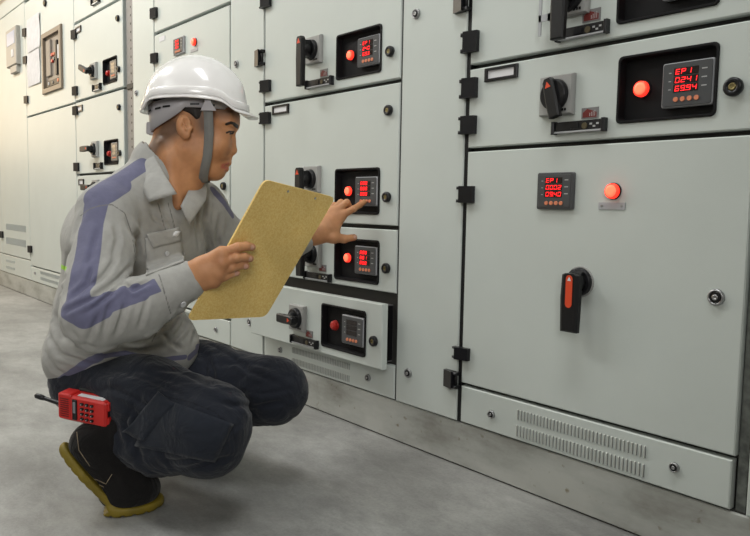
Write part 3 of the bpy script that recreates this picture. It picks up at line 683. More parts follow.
def wrinkle(V, F, amp, dirs, seed=1):
    # soft sharp-bottomed creases running across the given directions
    r = np.random.RandomState(seed); N = np.zeros_like(V)
    fn = np.cross(V[F[:, 2]]-V[F[:, 0]], V[F[:, 3]]-V[F[:, 1]])
    for k in range(4): np.add.at(N, F[:, k], fn)
    N /= np.maximum(np.linalg.norm(N, axis=1, keepdims=True), 1e-9)
    h = np.zeros(len(V))
    for d, f, a in dirs:
        d = nrm(d); ph = r.rand(6)*6.28; q = V
        wp = np.sin(q@(r.randn(3)*14)+ph[0])*.9+np.sin(q@(r.randn(3)*23)+ph[1])*.6+np.sin(q@(r.randn(3)*37)+ph[2])*.35
        mask = .5+.5*np.sin(q@(r.randn(3)*11)+ph[3])*np.sin(q@(r.randn(3)*13)+ph[4])+.25*np.sin(q@(r.randn(3)*27)+ph[5])
        h += a*(np.abs(np.sin((q@d)*f+wp*1.3))**.7-.6)*np.clip(mask, 0, 1)
    return V+N*(h*amp)[:, None]
def bvh(V, F): return BVHTree.FromPolygons([tuple(v) for v in V], [tuple(int(i) for i in f) for f in F])
def hit(tree, px, py, fallback=1.6):
    d = Vector(FW+RT*(px-375)/FPX-UP*(py-268)/FPX).normalized(); r = tree.ray_cast(Vector(CAM), d)
    return (np.array(r[0]), np.array(r[1])) if r[0] is not None else (P(px, py, fallback), -np.array(d))
def dist_poly(V, pts):
    best = np.full(len(V), 9.)
    for i in range(len(pts)-1):
        a, b = np.asarray(pts[i]), np.asarray(pts[i+1]); ab = b-a; t = np.clip((V-a)@ab/max(ab@ab, 1e-9), 0, 1); best = np.minimum(best, np.linalg.norm(V-a-t[:, None]*ab, axis=1))
    return best
def lift(tree, pl, sub=4, off=0):
    out = []
    for i in range(len(pl)-1):
        for k in range(sub): t = k/sub; h_, n_ = hit(tree, pl[i][0]*(1-t)+pl[i+1][0]*t, pl[i][1]*(1-t)+pl[i+1][1]*t); out.append(h_+n_*off)
    h_, n_ = hit(tree, *pl[-1]); out.append(h_+n_*off); return out
def patch(name, tree, quad, off, th, m, parent, nu=10, nv=10, label=None, smooth=2, bulge=0):
    # a thin piece of cloth or strap lying on a surface; quad = TL TR BR BL
    G_ = np.zeros((nu+1, nv+1, 3)); N_ = np.zeros_like(G_)
    q = np.array(quad, float)
    for i in range(nu+1):
        for j in range(nv+1):
            u, v = i/nu, j/nv; p = q[0]*(1-u)*(1-v)+q[1]*u*(1-v)+q[2]*u*v+q[3]*(1-u)*v
            G_[i, j], N_[i, j] = hit(tree, *p)
    for _ in range(smooth):
        for A in (G_, N_):
            B = A.copy(); B[1:-1] = (A[:-2]+A[2:]+2*A[1:-1])/4; C_ = B.copy(); C_[:, 1:-1] = (B[:, :-2]+B[:, 2:]+2*B[:, 1:-1])/4; A[...] = C_
    N_ /= np.linalg.norm(N_, axis=-1, keepdims=True)
    mb = MB(); top = []; bot = []
    for i in range(nu+1):
        for j in range(nv+1):
            e = bulge*math.sin(math.pi*i/nu)*math.sin(math.pi*j/nv)
            top.append(G_[i, j]+N_[i, j]*(off+th+e)); bot.append(G_[i, j]+N_[i, j]*(off))
    w = nv+1; fs = []; n = len(top)
    for i in range(nu):
        for j in range(nv): a = i*w+j; fs.append([a, a+1, a+w+1, a+w]); fs.append([n+a, n+a+w, n+a+w+1, n+a+1])
    for i in range(nu): fs.append([i*w, (i+1)*w, n+(i+1)*w, n+i*w]); fs.append([i*w+nv, n+i*w+nv, n+(i+1)*w+nv, (i+1)*w+nv])
    for j in range(nv): fs.append([j, n+j, n+j+1, j+1]); fs.append([nu*w+j, nu*w+j+1, n+nu*w+j+1, n+nu*w+j])
    mb.add(top+bot, fs, m, True)
    return obj(name, mb, parent, label)

# ---------------------------------------------------------------- cloth, skin, leather
def cloth(name, cols, attrs, rough=.85, bump=.5, wscale=9, wrinkle=.5):
    # cols[0] is the main cloth; every further colour is dyed where its attribute is positive
    m = bpy.data.materials.new(name); m.use_nodes = True; nt = m.node_tree; b = nt.nodes['Principled BSDF']; b.inputs['Roughness'].default_value = rough
    b.inputs['Specular IOR Level'].default_value = .25; b.inputs['Sheen Weight'].default_value = .12
    cur = None; prev = (*cols[0], 1)
    for c, a in zip(cols[1:], attrs):
        at = nt.nodes.new('ShaderNodeAttribute'); at.attribute_name = a; mr = nt.nodes.new('ShaderNodeMapRange')
        mr.inputs['From Min'].default_value = -.0006; mr.inputs['From Max'].default_value = .0006; nt.links.new(at.outputs['Fac'], mr.inputs['Value'])
        mx = nt.nodes.new('ShaderNodeMixRGB'); nt.links.new(mr.outputs[0], mx.inputs[0]); mx.inputs[2].default_value = (*c, 1)
        if cur: nt.links.new(cur, mx.inputs[1])
        else: mx.inputs[1].default_value = prev
        cur = mx.outputs[0]
    tc = nt.nodes.new('ShaderNodeTexCoord'); n = nt.nodes.new('ShaderNodeTexNoise'); n.inputs['Scale'].default_value = 60; n.inputs['Detail'].default_value = 5
    nt.links.new(tc.outputs['Object'], n.inputs['Vector']); r = nt.nodes.new('ShaderNodeValToRGB'); r.color_ramp.elements[0].color = (.91, .91, .91, 1); r.color_ramp.elements[1].color = (1.03, 1.03, 1.03, 1)
    r.color_ramp.elements[0].position = .3; r.color_ramp.elements[1].position = .7
    nt.links.new(n.outputs[0], r.inputs[0]); mu = nt.nodes.new('ShaderNodeMixRGB'); mu.blend_type = 'MULTIPLY'; mu.inputs[0].default_value = 1
    if cur: nt.links.new(cur, mu.inputs[1])
    else: mu.inputs[1].default_value = prev
    nt.links.new(r.outputs[0], mu.inputs[2]); nt.links.new(mu.outputs[0], b.inputs['Base Color'])
    n2 = nt.nodes.new('ShaderNodeTexNoise'); n2.inputs['Scale'].default_value = wscale; n2.inputs['Detail'].default_value = 3; n2.inputs['Distortion'].default_value = 1.2; nt.links.new(tc.outputs['Object'], n2.inputs['Vector'])
    b1 = nt.nodes.new('ShaderNodeBump'); b1.inputs['Strength'].default_value = wrinkle; b1.inputs['Distance'].default_value = .02; nt.links.new(n2.outputs[0], b1.inputs['Height'])
    n3 = nt.nodes.new('ShaderNodeTexNoise'); n3.inputs['Scale'].default_value = 900; nt.links.new(tc.outputs['Object'], n3.inputs['Vector'])
    b2 = nt.nodes.new('ShaderNodeBump'); b2.inputs['Strength'].default_value = bump; b2.inputs['Distance'].default_value = .0008; nt.links.new(n3.outputs[0], b2.inputs['Height']); nt.links.new(b1.outputs[0], b2.inputs['Normal'])
    nt.links.new(b2.outputs[0], b.inputs['Normal']); return m
GREY, BLUE = (.36, .355, .335), (.135, .135, .215)
M_SHIRT = cloth('grey_work_cloth', [GREY, BLUE, (.30, .62, .02), (.17, .165, .16)], ['stripe', 'piping', 'seam'], wrinkle=.22)
M_SHIRT2 = cloth('grey_work_cloth_plain', [(.39, .385, .365)], [])
M_TROU = cloth('navy_work_cloth', [(.015, .018, .027), (.007, .008, .012)], ['seam'], rough=.9, wscale=14, wrinkle=.6)
M_TROU2 = cloth('navy_pocket_cloth', [(.018, .022, .032)], [], rough=.9, wscale=14, wrinkle=.6)
M_STRAP = cloth('grey_webbing', [(.21, .21, .20)], [], rough=.8, wrinkle=0)
M_SUEDE = cloth('black_suede', [(.010, .009, .009)], [], rough=.95, wscale=20, wrinkle=.4)
M_SOLE = mat('mustard_rubber', (.24, .175, .012), .6, noise=.25, nscale=30)
M_HAIR = mat('black_hair', (.018, .012, .009), .6, noise=.4, nscale=200, bump=1, bscale=700)
M_HELM = mat('white_glossy_helmet', (.88, .86, .85), .22, coat=.5)
M_HARN = mat('grey_harness_plastic', (.40, .385, .40), .45)
M_BUT = mat('shirt_button', (.55, .55, .56), .35)
def skin_mat():
    m = bpy.data.materials.new('skin'); m.use_nodes = True; nt = m.node_tree; b = nt.nodes['Principled BSDF']; b.inputs['Roughness'].default_value = .56
    b.inputs['Subsurface Weight'].default_value = .12; b.inputs['Subsurface Scale'].default_value = .01; b.inputs['Subsurface Radius'].default_value = (1, .35, .2)
    tc = nt.nodes.new('ShaderNodeTexCoord'); n = nt.nodes.new('ShaderNodeTexNoise'); n.inputs['Scale'].default_value = 22; n.inputs['Detail'].default_value = 6; nt.links.new(tc.outputs['Object'], n.inputs['Vector'])
    r = nt.nodes.new('ShaderNodeValToRGB'); r.color_ramp.elements[0].color = (.41, .18, .078, 1); r.color_ramp.elements[1].color = (.62, .305, .145, 1); r.color_ramp.elements[0].position = .3; r.color_ramp.elements[1].position = .7
    nt.links.new(n.outputs[0], r.inputs[0]); cur = r.outputs[0]
    for c, a, w in (((.40, .085, .065), 'lips', .002), ((.012, .009, .008), 'lash', .0008), ((.05, .03, .02), 'stubble', .012), ((.62, .35, .26), 'nails', .0008)):
        at = nt.nodes.new('ShaderNodeAttribute'); at.attribute_name = a; mr = nt.nodes.new('ShaderNodeMapRange'); mr.inputs['From Min'].default_value = -w; mr.inputs['From Max'].default_value = w
        nt.links.new(at.outputs['Fac'], mr.inputs['Value']); mx = nt.nodes.new('ShaderNodeMixRGB')
        if a == 'stubble': mr.inputs['To Max'].default_value = .8
        if a == 'lips': mr.inputs['To Max'].default_value = .75
        nt.links.new(mr.outputs[0], mx.inputs[0]); nt.links.new(cur, mx.inputs[1]); mx.inputs[2].default_value = (*c, 1); cur = mx.outputs[0]
    nt.links.new(cur, b.inputs['Base Color'])
    n2 = nt.nodes.new('ShaderNodeTexNoise'); n2.inputs['Scale'].default_value = 260; nt.links.new(tc.outputs['Object'], n2.inputs['Vector'])
    bp = nt.nodes.new('ShaderNodeBump'); bp.inputs['Strength'].default_value = .25; bp.inputs['Distance'].default_value = .001; nt.links.new(n2.outputs[0], bp.inputs['Height']); nt.links.new(bp.outputs[0], b.inputs['Normal'])
    return m
M_SKIN = skin_mat()

MAN = thing('person', 'man in white hard hat squatting before the cabinets and pressing a meter', 'person', tuple(P(150, 470, 1.68)*[1, 1, 0]))
# shoulder line and chest direction
SR, SL = P(104, 213, 1.56), P(203, 208, 1.83)
S_ = nrm((SL-SR)*[1, 1, 0]); Fd = np.cross(S_, IU); Fd = Fd if Fd@IR > 0 else -Fd; TA = [S_, Fd, IU]

# ---------------------------------------------------------------- shirt
def build_shirt():
    pts = [P(30, 400, 1.4), P(330, 150, 2.15), P(60, 150, 1.9), P(60, 400, 1.3), P(260, 300, 2.1), P(200, 400, 1.95), P(60, 250, 1.35)]
    s = SDF(np.min(pts, 0)-.04, np.max(pts, 0)+.04, .0033)
    s.cone(P(112, 212, 1.59), P(200, 208, 1.83), .062, .058, .03)
    s.ell(P(140, 243, 1.72), (.185, .125, .13), TA, .05)
    s.ell(P(113, 242, 1.745), (.125, .085, .13), TA, .05)            # rounded back
    s.ell(P(121, 308, 1.74), (.165, .130, .135), TA, .06)
    s.ell(P(112, 345, 1.72), (.150, .120, .085), TA, .05)
    s.cone(P(150, 195, 1.70), P(164, 176, 1.70), .090, .062, .05)
    s.cone(P(137, 190, 1.64), P(112, 207, 1.58), .055, .055, .03); s.cone(P(175, 190, 1.76), P(196, 203, 1.82), .05, .052, .03)
    # skirt of the shirt spreading over the hips
    s.cone(P(78, 362, 1.68), P(165, 345, 1.72), .070, .080, .05)
    # right sleeve
    s.chain([P(107, 214, 1.555), P(103, 250, 1.505), P(96, 290, 1.44), P(97, 317, 1.405)], [.066, .064, .064, .068], .010)
    s.chain([P(97, 317, 1.405), P(135, 308, 1.44), P(165, 293, 1.465), P(176, 287, 1.475)], [.068, .062, .050, .045], .007)
    # cuff
    s.cone(P(168, 290.5, 1.468), P(187, 281, 1.482), .0455, .0425, .004)
    s.half(P(189.5, 279.5, 1.485), nrm(P(189.5, 279.5, 1.485)-P(170, 288.5, 1.47)), 'and') if 0 else None
    # left sleeve
    s.chain([P(203, 210, 1.83), P(226, 240, 1.92), P(246, 262, 1.99)], [.060, .056, .052], .03)
    s.chain([P(246, 262, 1.99), P(280, 250, 2.03), P(301, 240, 2.05)], [.052, .046, .040], .02)
    s.cone(P(158, 188, 1.70), P(162, 166, 1.70), .082, .073, .02)
    # hollow the neck and the cuffs
    s.cone(P(164, 178, 1.70), P(178, 140, 1.70), .061, .078, .006, 'sub')
    s.cone(P(186.5, 281.3, 1.4815), P(200, 275, 1.492), .031, .035, .003, 'sub')
    s.cone(P(300, 240, 2.05), P(318, 234, 2.07), .030, .033, .003, 'sub')
    # open collar
    s.cone(P(178, 186, 1.64), P(181, 203, 1.62), .020, .004, .01, 'sub')
    V, F = s.mesh(); t = bvh(V, F)
    def R(pl, amp, w): s.ridge(lift(t, pl, 3), amp*1.9, w*.9)
    # folds: positive = raised, negative = valley
    def R2(pl, a, w):       # a valley with a raised lip on both sides
        L = np.array(pl, float); d = np.gradient(L, axis=0); nn = np.stack([-d[:, 1], d[:, 0]], 1); nn /= np.linalg.norm(nn, axis=1)[:, None]; o_ = w*470*1.5
        R(pl, -a, w); R([tuple(q) for q in L+nn*o_], a*.55, w*.9); R([tuple(q) for q in L-nn*o_], a*.55, w*.9)
    for pl, a, w in [
        ([(132, 265), (113, 284), (90, 300), (64, 312)], .0060, .0065), ([(134, 272), (108, 296), (85, 314)], .0055, .0060), ([(95, 262), (87, 284), (69, 300)], .0048, .0060),
        ([(118, 255), (104, 276), (88, 288)], .0040, .006), ([(99, 314), (92, 330), (86, 344)], .0040, .006), ([(122, 282), (133, 290), (150, 281)], .0060, .006),
        ([(127, 300), (122, 318), (116, 336)], .0045, .0065), ([(148, 296), (143, 314), (138, 330)], .0035, .006), ([(112, 300), (106, 318), (102, 342)], .0035, .006),
        ([(100, 225), (93, 250), (88, 272)], .0025, .008), ([(115, 222), (118, 240), (112, 262)], .0030, .007), ([(70, 262), (66, 285), (64, 305)], .0035, .006), ([(72, 330), (80, 342), (96, 348)], .0030, .006),
        ([(54, 312), (62, 337), (90, 353)], .0065, .008), ([(47, 330), (60, 354), (90, 364)], .0055, .007), ([(44, 350), (54, 368), (66, 376)], .004, .007), ([(70, 350), (100, 356), (124, 350)], .0050, .007),
        ([(190, 303), (182, 328), (164, 349)], .0065, .0065), ([(183, 308), (169, 328), (140, 344)], .0055, .0065), ([(158, 328), (170, 342), (182, 350)], .004, .006), ([(200, 312), (197, 330), (192, 345)], .004, .006),
        ([(118, 350), (140, 352), (165, 346)], .0045, .007), ([(206, 198), (203, 222), (210, 244)], .0065, .007), ([(220, 212), (217, 236), (220, 250)], .0045, .006), ([(196, 205), (197, 225), (200, 250)], .004, .006),
        ([(160, 206), (170, 226), (180, 246)], .0025, .0045), ([(128, 222), (137, 240), (140, 258)], .0050, .007), ([(150, 210), (156, 220), (166, 226)], .003, .006)]:
        R2(pl, a, w)
    # the sleeve stands clear of the back and of the chest
    R([(86, 204), (75, 230), (67, 258), (61, 290), (57, 320)], -.0045, .009); R([(126, 214), (134, 235), (138, 262)], -.0055, .008); R([(110, 347), (140, 343), (165, 326)], -.0045, .008)
    # placket
    R([(168, 200), (176, 228), (184, 250)], .003, .004)
    V, F = s.mesh(); t = bvh(V, F)
    # dyed panels
    st = np.full(len(V), -1.)
    def stripe(pl, hw, arr): np.maximum(arr, hw-dist_poly(V, lift(t, pl, 4)), out=arr)
    stripe([(138, 166), (122, 176), (108, 186), (98, 197)], .025, st); stripe([(116, 183), (98, 195)], .033, st)
    stripe([(95, 204), (90, 225), (87, 250), (83, 275), (76, 300)], .0265, st)
    stripe([(70, 308), (84, 316), (100, 308)], .024, st)
    sf = np.full(len(V), -1.); stripe([(96, 306), (120, 298), (140, 291)], .021, sf); stripe([(120, 297), (140, 291), (175, 278)], .0165, sf); cx_ = P(161, 294, 1.465); dx_ = nrm(P(187, 281, 1.482)-P(168, 290.5, 1.468)); sf = np.minimum(sf, (cx_-V)@dx_); np.maximum(st, sf, out=st)
    stripe([(52, 384), (62, 380), (88, 362), (100, 357)], .010, st); stripe([(100, 357), (125, 353), (160, 360), (185, 357)], .006, st); stripe([(190, 357), (198, 350), (202, 340)], .009, st)
    stripe([(214, 190), (224, 202), (232, 214)], .012, st)
    pp = np.full(len(V), -1.); stripe([(50, 260), (57, 264), (66, 269)], .0048, pp)
    se = np.full(len(V), -1.)
    for pl in ([(80, 216), (90, 209), (100, 206), (112, 205), (124, 213), (132, 235), (136, 262)], [(159, 275), (165, 295), (171, 314)], [(168, 203), (174, 226), (180, 245)], [(158, 203), (164, 226), (166, 234)], [(152, 342), (158, 330), (172, 318)]):
        np.maximum(se, .0015-dist_poly(V, lift(t, pl, 5)), out=se)
    # the cloth is grey inside the cuffs and under the arm
    V = wrinkle(V, F, .0034, [(IU*.8+IR*.5, 34, 1), (IR*.8-IU*.45, 28, 1)], 5)
    o = np_mesh('work_shirt', V, F, M_SHIRT, MAN, 'grey work shirt with slate blue panels', {'stripe': st, 'piping': pp, 'seam': se}, relax=1)
    return o, t
SHIRT, TS = build_shirt()
# ---------------------------------------------------------------- trousers
def build_trousers():
    pts = [P(40, 480, 1.4), P(320, 330, 2.0), P(40, 340, 1.9), P(260, 490, 1.3), P(200, 340, 2.0)]
    lo = np.min(pts, 0)-.04; lo[2] = .02; s = SDF(lo, np.max(pts, 0)+.04, .0038)
    s.ell(P(108, 372, 1.75), (.135, .105, .09), TA, .04)
    s.chain([P(92, 380, 1.68), P(150, 398, 1.60), P(212, 418, 1.51)], [.088, .085, .076], .04)      # right thigh
    s.chain([P(214, 424, 1.505), P(210, 440, 1.51)], [.076, .070], .03)
    s.chain([P(210, 442, 1.51), P(160, 442, 1.56), P(118, 436, 1.61), P(103, 440, 1.63)], [.070, .066, .060, .052], .03)     # right calf
    s.chain([P(145, 370, 1.84), P(205, 380, 1.80), P(272, 388, 1.72)], [.092, .088, .072], .04)       # left thigh
    s.cone(P(270, 390, 1.72), P(276, 391, 1.72), .074, .074, .03)
    s.chain([P(272, 395, 1.73), P(215, 410, 1.82), P(165, 420, 1.90)], [.062, .058, .052], .03)
    V, F = s.mesh(); t = bvh(V, F)
    def R(pl, amp, w): s.ridge(lift(t, pl, 3), amp*1.5, w*.9)
    def R2(pl, a, w):
        L = np.array(pl, float); d = np.gradient(L, axis=0); nn = np.stack([-d[:, 1], d[:, 0]], 1); nn /= np.linalg.norm(nn, axis=1)[:, None]; o_ = w*460*1.5
        R(pl, -a, w); R([tuple(q) for q in L+nn*o_], a*.55, w*.9); R([tuple(q) for q in L-nn*o_], a*.55, w*.9)
    for pl, a, w in [([(120, 372), (150, 380), (185, 396)], .004, .006), ([(110, 388), (135, 398), (158, 412)], .0035, .006), ([(160, 460), (195, 458), (232, 440)], .0035, .006), ([(185, 448), (215, 440), (240, 424)], .003, .006),
        ([(136, 400), (126, 422), (132, 448)], .005, .006), ([(206, 352), (214, 372), (212, 392)], .0045, .006), ([(225, 352), (250, 372), (282, 384)], .0035, .006), ([(222, 404), (255, 406), (288, 402)], .0035, .006), ([(228, 390), (262, 394), (296, 388)], .003, .005),
        ([(150, 368), (180, 372), (205, 384)], .003, .006)]:
        R2(pl, a, w)
    for pl, a, w in [([(252, 422), (235, 402), (205, 388), (170, 375)], .004, .012), ([(118, 400), (140, 418), (128, 440)], -.006, .008),
        ([(180, 470), (205, 464), (240, 455)], -.005, .007), ([(150, 458), (185, 455), (225, 445)], .005, .008), ([(160, 448), (190, 440), (215, 430)], -.004, .008),
        ([(152, 445), (165, 462), (175, 474)], .005, .007), ([(125, 425), (135, 445), (140, 465)], -.008, .009), ([(112, 425), (118, 445), (112, 462)], .006, .008),
        ([(212, 365), (240, 362), (270, 368)], -.005, .008), ([(208, 385), (240, 392), (275, 398)], .004, .008), ([(212, 400), (240, 408), (262, 412)], -.005, .007), ([(225, 350), (255, 366), (290, 385)], .004, .008),
        ([(115, 370), (145, 372), (180, 384)], -.006, .009), ([(100, 380), (130, 384), (160, 395)], .005, .008), ([(195, 345), (205, 360), (208, 380)], -.006, .008), ([(165, 410), (180, 425), (192, 445)], .004, .008)]:
        R(pl, a, w)
    V, F = s.mesh(); t = bvh(V, F)
    seam = np.full(len(V), -1.)
    for pl in ([(163, 396), (190, 402), (215, 412), (232, 430), (238, 448)], [(238, 450), (205, 466), (170, 474)], [(208, 362), (206, 385)]):
        np.maximum(seam, .0013-dist_poly(V, lift(t, pl, 5)), out=seam)
    V = wrinkle(V, F, .0045, [(IR+IU*.3, 40, 1), (IU*.9-IR*.3, 45, 1), (IR-IU+IB*.5, 75, .5)], 9)
    return np_mesh('work_trousers', V, F, M_TROU, MAN, 'dark navy work trousers', {'seam': seam}, relax=1), t
TROU, TT = build_trousers()
patch('cargo_pocket', TT, [(160, 397), (233, 424), (215, 462), (135, 446)], .001, .003, M_TROU2, TROU, 14, 12, smooth=3, bulge=.006)
patch('pocket_flap', TT, [(160, 392), (176, 405), (145, 441), (124, 432)], .004, .003, M_TROU2, TROU, 8, 10, smooth=3, bulge=.003)

# ---------------------------------------------------------------- boots
M_STITCH = mat('tan_thread', (.30, .24, .16), .8)
def build_boot(ball, fwd, pitch, side):
    # ball = floor point under the ball of the foot; fwd = toe direction; pitch = heel lift
    fwd = nrm(fwd); lat = nrm(np.cross(IU, fwd)); ax = [fwd, lat, IU]
    c, s_ = math.cos(pitch), math.sin(pitch); back = -fwd*c+IU*s_; bup = fwd*s_+IU*c      # along the lifted sole and its normal
    B = lambda a, b, l: ball+back*a+bup*b+lat*l
    T = lambda a, b, l: ball+fwd*a+IU*b+lat*l
    t = obj_pts = [T(.12, 0, .08), T(.12, .1, -.08), B(.23, 0, .08), B(.23, .22, -.08), T(-.1, 0, 0), B(.2, .2, .08), T(0, .0, -.08)]
    s = SDF(np.min(t, 0)-.03, np.max(t, 0)+.03, .0028)
    s.ell(T(.030, .042, 0), (.062, .049, .038), ax, .02); s.ell(T(.008, .045, 0), (.045, .050, .042), ax, .02)
    s.cone(B(.015, .050, 0), B(.12, .062, 0), .044, .042, .03); s.cone(B(.11, .048, 0), B(.155, .048, 0), .042, .038, .02)
    s.cone(B(.15, .07, 0), B(.13, .16, 0), .040, .046, .03)
    s.half(ball+IU*.018, -IU)
    V, F = s.mesh(); UV = (V, F); up = np_mesh('boot', V, F, M_SUEDE, MAN, 'black suede safety boot', relax=2)
    s = SDF(np.min(t, 0)-.03, np.max(t, 0)+.03, .0028)
    def foot2d(X, ax_, org, a0, a1, h0, h1, w):
        pass
    s.ell(T(.026, .012, 0), (.074, .055, .035), ax, .01); s.ell(T(.008, .012, 0), (.045, .053, .035), ax, .01)
    s.half(ball+IU*.001, -IU); s.half(ball+IU*.020, IU)
    q = [back, np.cross(bup, back), bup]
    s.box(B(.055, .010, 0), (.070, .047, .012), q, .01, .012); s.ell(B(.12, .010, 0), (.072, .043, .03), q, .01)
    sl, X = s.block(s.lo, s.lo+s.h*s.n)
    # keep the lifted half between its tread and its upper edge
    dd = (X-ball)@bup; da = (X-ball)@back; v = np.maximum(dd-.016, -.003-dd); s.d[sl] = np.where(da > .02, np.maximum(s.d[sl], v), s.d[sl])
    s.half(ball+IU*.001, -IU)
    for k in range(7):                                   # tread lugs
        s.box(T(.085-.024*k, .0, 0), (.003, .2, .0055), ax, .001, .001, 'sub')
    for k in range(8): s.box(B(.035+.022*k, -.004, 0), (.003, .2, .0035), q, .001, .001, 'sub')
    V, F = s.mesh(); np_mesh('sole', V, F, M_SOLE, up, 'mustard yellow rubber sole', relax=1)
    if side > 0:
        for pl in ([(77, 432), (79, 450), (90, 466)], [(84, 476), (98, 480), (106, 484)], [(84, 479), (97, 483.5), (104, 487)], [(106, 484), (112, 474)]):
            b = MB(); b.tube([tuple(q) for q in lift(bvh(*UV), pl, 5, .0006)], .0008, M_STITCH, 5); obj('stitching', b, up, 'tan stitching')
    return up
zf = atf = None
def floorpt(px, py):
    d = FW+RT*(px-375)/FPX-UP*(py-268)/FPX; return CAM+d*(-CAM[2]/d[2])
b0 = (floorpt(110, 518)+floorpt(124, 500))/2
BR = build_boot(b0, floorpt(160, 504)-floorpt(112, 509), math.radians(52), 1)
BL = build_boot(floorpt(196, 452), floorpt(240, 462)-floorpt(190, 452), math.radians(40), -1)

# ---------------------------------------------------------------- body: head, neck, hands in one skin
HZ = 1.70
def H(px, py, lat=0): return P(px, py, HZ)-IB*lat+IR*lat*.10             # lat > 0 is the side towards the photographer
HA = [nrm(IR-IU*.18), nrm(IU+IR*.18), IB]
def build_body():
    lo = P(140, 225, 1.75); hi = P(250, 60, 1.75)
    pts = [P(135, 225, 1.6), P(250, 60, 1.6), P(135, 60, 1.8), P(250, 225, 1.8)]
    s = SDF(np.min(pts, 0)-.02, np.max(pts, 0)+.02, .0021)
    s.ell(H(194, 110), (.094, .096, .074), HA, .02)
    s.ell(H(210.5, 134), (.057, .078, .060), HA, .03)
    s.ell(H(205, 150), (.060, .050, .056), HA, .03)
    for q in (1, -1):
        s.cone(H(188, 150, .050*q), H(212, 169, .018*q), .018, .014, .03)     # jaw
        s.ell(H(222, 145, .038*q), (.020, .028, .018), HA, .02)               # cheek
        s.ell(H(229.3, 124.5, .026*q), (.017, .009, .026), HA, .010)              # brow
        s.ell(H(227, 134, .032*q), (.013, .011, .016), HA, .006)            # eye
        s.cone(H(227, 133.0, .042*q), H(233.2, 131.4, .026*q), .0035, .003, .003)
        s.cone(H(229.5, 151, .013*q), H(228, 153, .014*q), .0068, .006, .006)
    s.ell(H(213, 170), (.020, .018, .022), HA, .02); s.cone(H(217, 172, -.01), H(217, 172, .01), .014, .014, .02)
    s.ell(H(232.5, 118), (.012, .022, .045), HA, .022)                           # forehead
    s.ell(H(220, 159), (.020, .022, .026), HA, .018)                            # muzzle
    s.chain([H(230, 130), H(231.8, 140), H(233.4, 149.5)], [.0055, .0062, .0085], .009)   # nose
    s.cone(H(227.5, 155), H(233.2, 151.3), .006, .0075, .006)
    s.cone(H(226.2, 163.3, -.016), H(228.3, 162.8), .0045, .0060, .006); s.cone(H(226.2, 163.3, .016), H(228.3, 162.8), .0045, .0060, .006)
    s.cone(H(224.3, 169.2, -.014), H(226, 169), .0045, .0060, .005); s.cone(H(224.3, 169.2, .014), H(226, 169), .0045, .0060, .005)
    s.cone(H(228, 166.2, -.014), H(232, 166, 0), .0009, .0014, .002, 'sub'); s.cone(H(221.5, 166.8, .024), H(232, 166, 0), .0013, .0014, .002, 'sub')
    s.ell(H(221.5, 173.5), (.008, .004, .02), HA, .006, 'sub') if 0 else None
    for q in (1, -1): s.ell(H(234.5, 136.5, .018*q), (.007, .007, .007), HA, .010, 'sub'); s.ell(H(231.5, 155, .006*q), (.003, .002, .003), HA, .002, 'sub')
    # ears
    for q in (1, -1):
        s.ell(H(189, 128.5, .080*q), (.0165, .024, .010), HA, .006); s.ell(H(191.5, 137.5, .078*q), (.010, .0125, .007), HA, .010)
        s.ell(H(191.5, 127.5, .090*q), (.0095, .015, .008), HA, .004, 'sub'); s.cone(H(192, 134.5, .088*q), H(193.5, 139, .086*q), .005, .003, .003, 'sub')
        s.cone(H(188, 122.5, .087*q), H(192, 133.5, .085*q), .0022, .002, .003); s.ell(H(196.5, 131.5, .079*q), (.004, .006, .004), HA, .004)
    # neck and throat
    s.chain([H(178, 145), H(170, 168), H(160, 200)], [.060, .057, .066], .03)
    s.chain([H(194, 165), H(183, 184), H(174, 198, .02)], [.036, .033, .026], .03)
    s.ell(H(189, 184), (.010, .012, .010), HA, .02)
    s.cone(H(170, 145, .058), H(181, 205, .050), .012, .010, .02)
    V, F = s.mesh(); out = [(V, F)]; tr = bvh(V, F)
    def region(pl, hw): return hw-dist_poly(V, lift(tr, pl, 4))
    lips = np.maximum(np.maximum(region([(222.5, 165.3), (228.5, 163.8)], .0036), region([(222, 167), (227.5, 168), (226, 170.5)], .0036)), -1)
    lash = region([(226.5, 132.8), (229.5, 131.6), (234, 132)], .0022); lash = np.maximum(lash, region([(230, 133.8), (233, 133.4)], .0022))
    brow = np.maximum(region([(226.5, 124.3), (231, 122.8), (235, 124)], .0036), region([(234.5, 124.5), (238, 127)], .0045)); lash = np.maximum(lash, brow)
    stub = np.maximum(region([(196, 108), (201, 118), (203, 128)], .014), region([(200, 110), (212, 110), (226, 112), (239, 114)], .013)); stub = np.maximum(stub, region([(150, 152), (158, 140), (170, 128)], .027))
    stub = np.maximum(stub, region([(222, 160), (229, 159)], .002)-.006)
    nails = np.full(len(V), -1.)
    A = dict(lips=lips, lash=lash, stubble=stub, nails=nails)
    # ---- right hand, gripping the clipboard by its near edge: four fingers in front, thumb behind
    pts = [P(175, 300, 1.42), P(262, 235, 1.42), P(175, 235, 1.56), P(262, 300, 1.56)]
    s = SDF(np.min(pts, 0)-.02, np.max(pts, 0)+.02, .0016)
    s.chain([P(175, 286, 1.475), P(190, 279, 1.480)], [.026, .027], .01, flat=(nrm(IB-IR*.3), 1.15))
    s.cone(P(190, 279, 1.480), P(203, 271, 1.475), .027, .030, .02, flat=(nrm(IB-IR*.3), 1.2))
    s.chain([P(195, 272, 1.476), P(222, 254, 1.470)], [.021, .0165], .012); s.chain([P(197, 277, 1.476), P(222, 264, 1.468)], [.021, .0165], .012)
    s.chain([P(197, 280, 1.478), P(219, 274, 1.472)], [.019, .0155], .012); s.chain([P(196, 283, 1.482), P(214, 282, 1.478)], [.017, .014], .012)
    fr = []
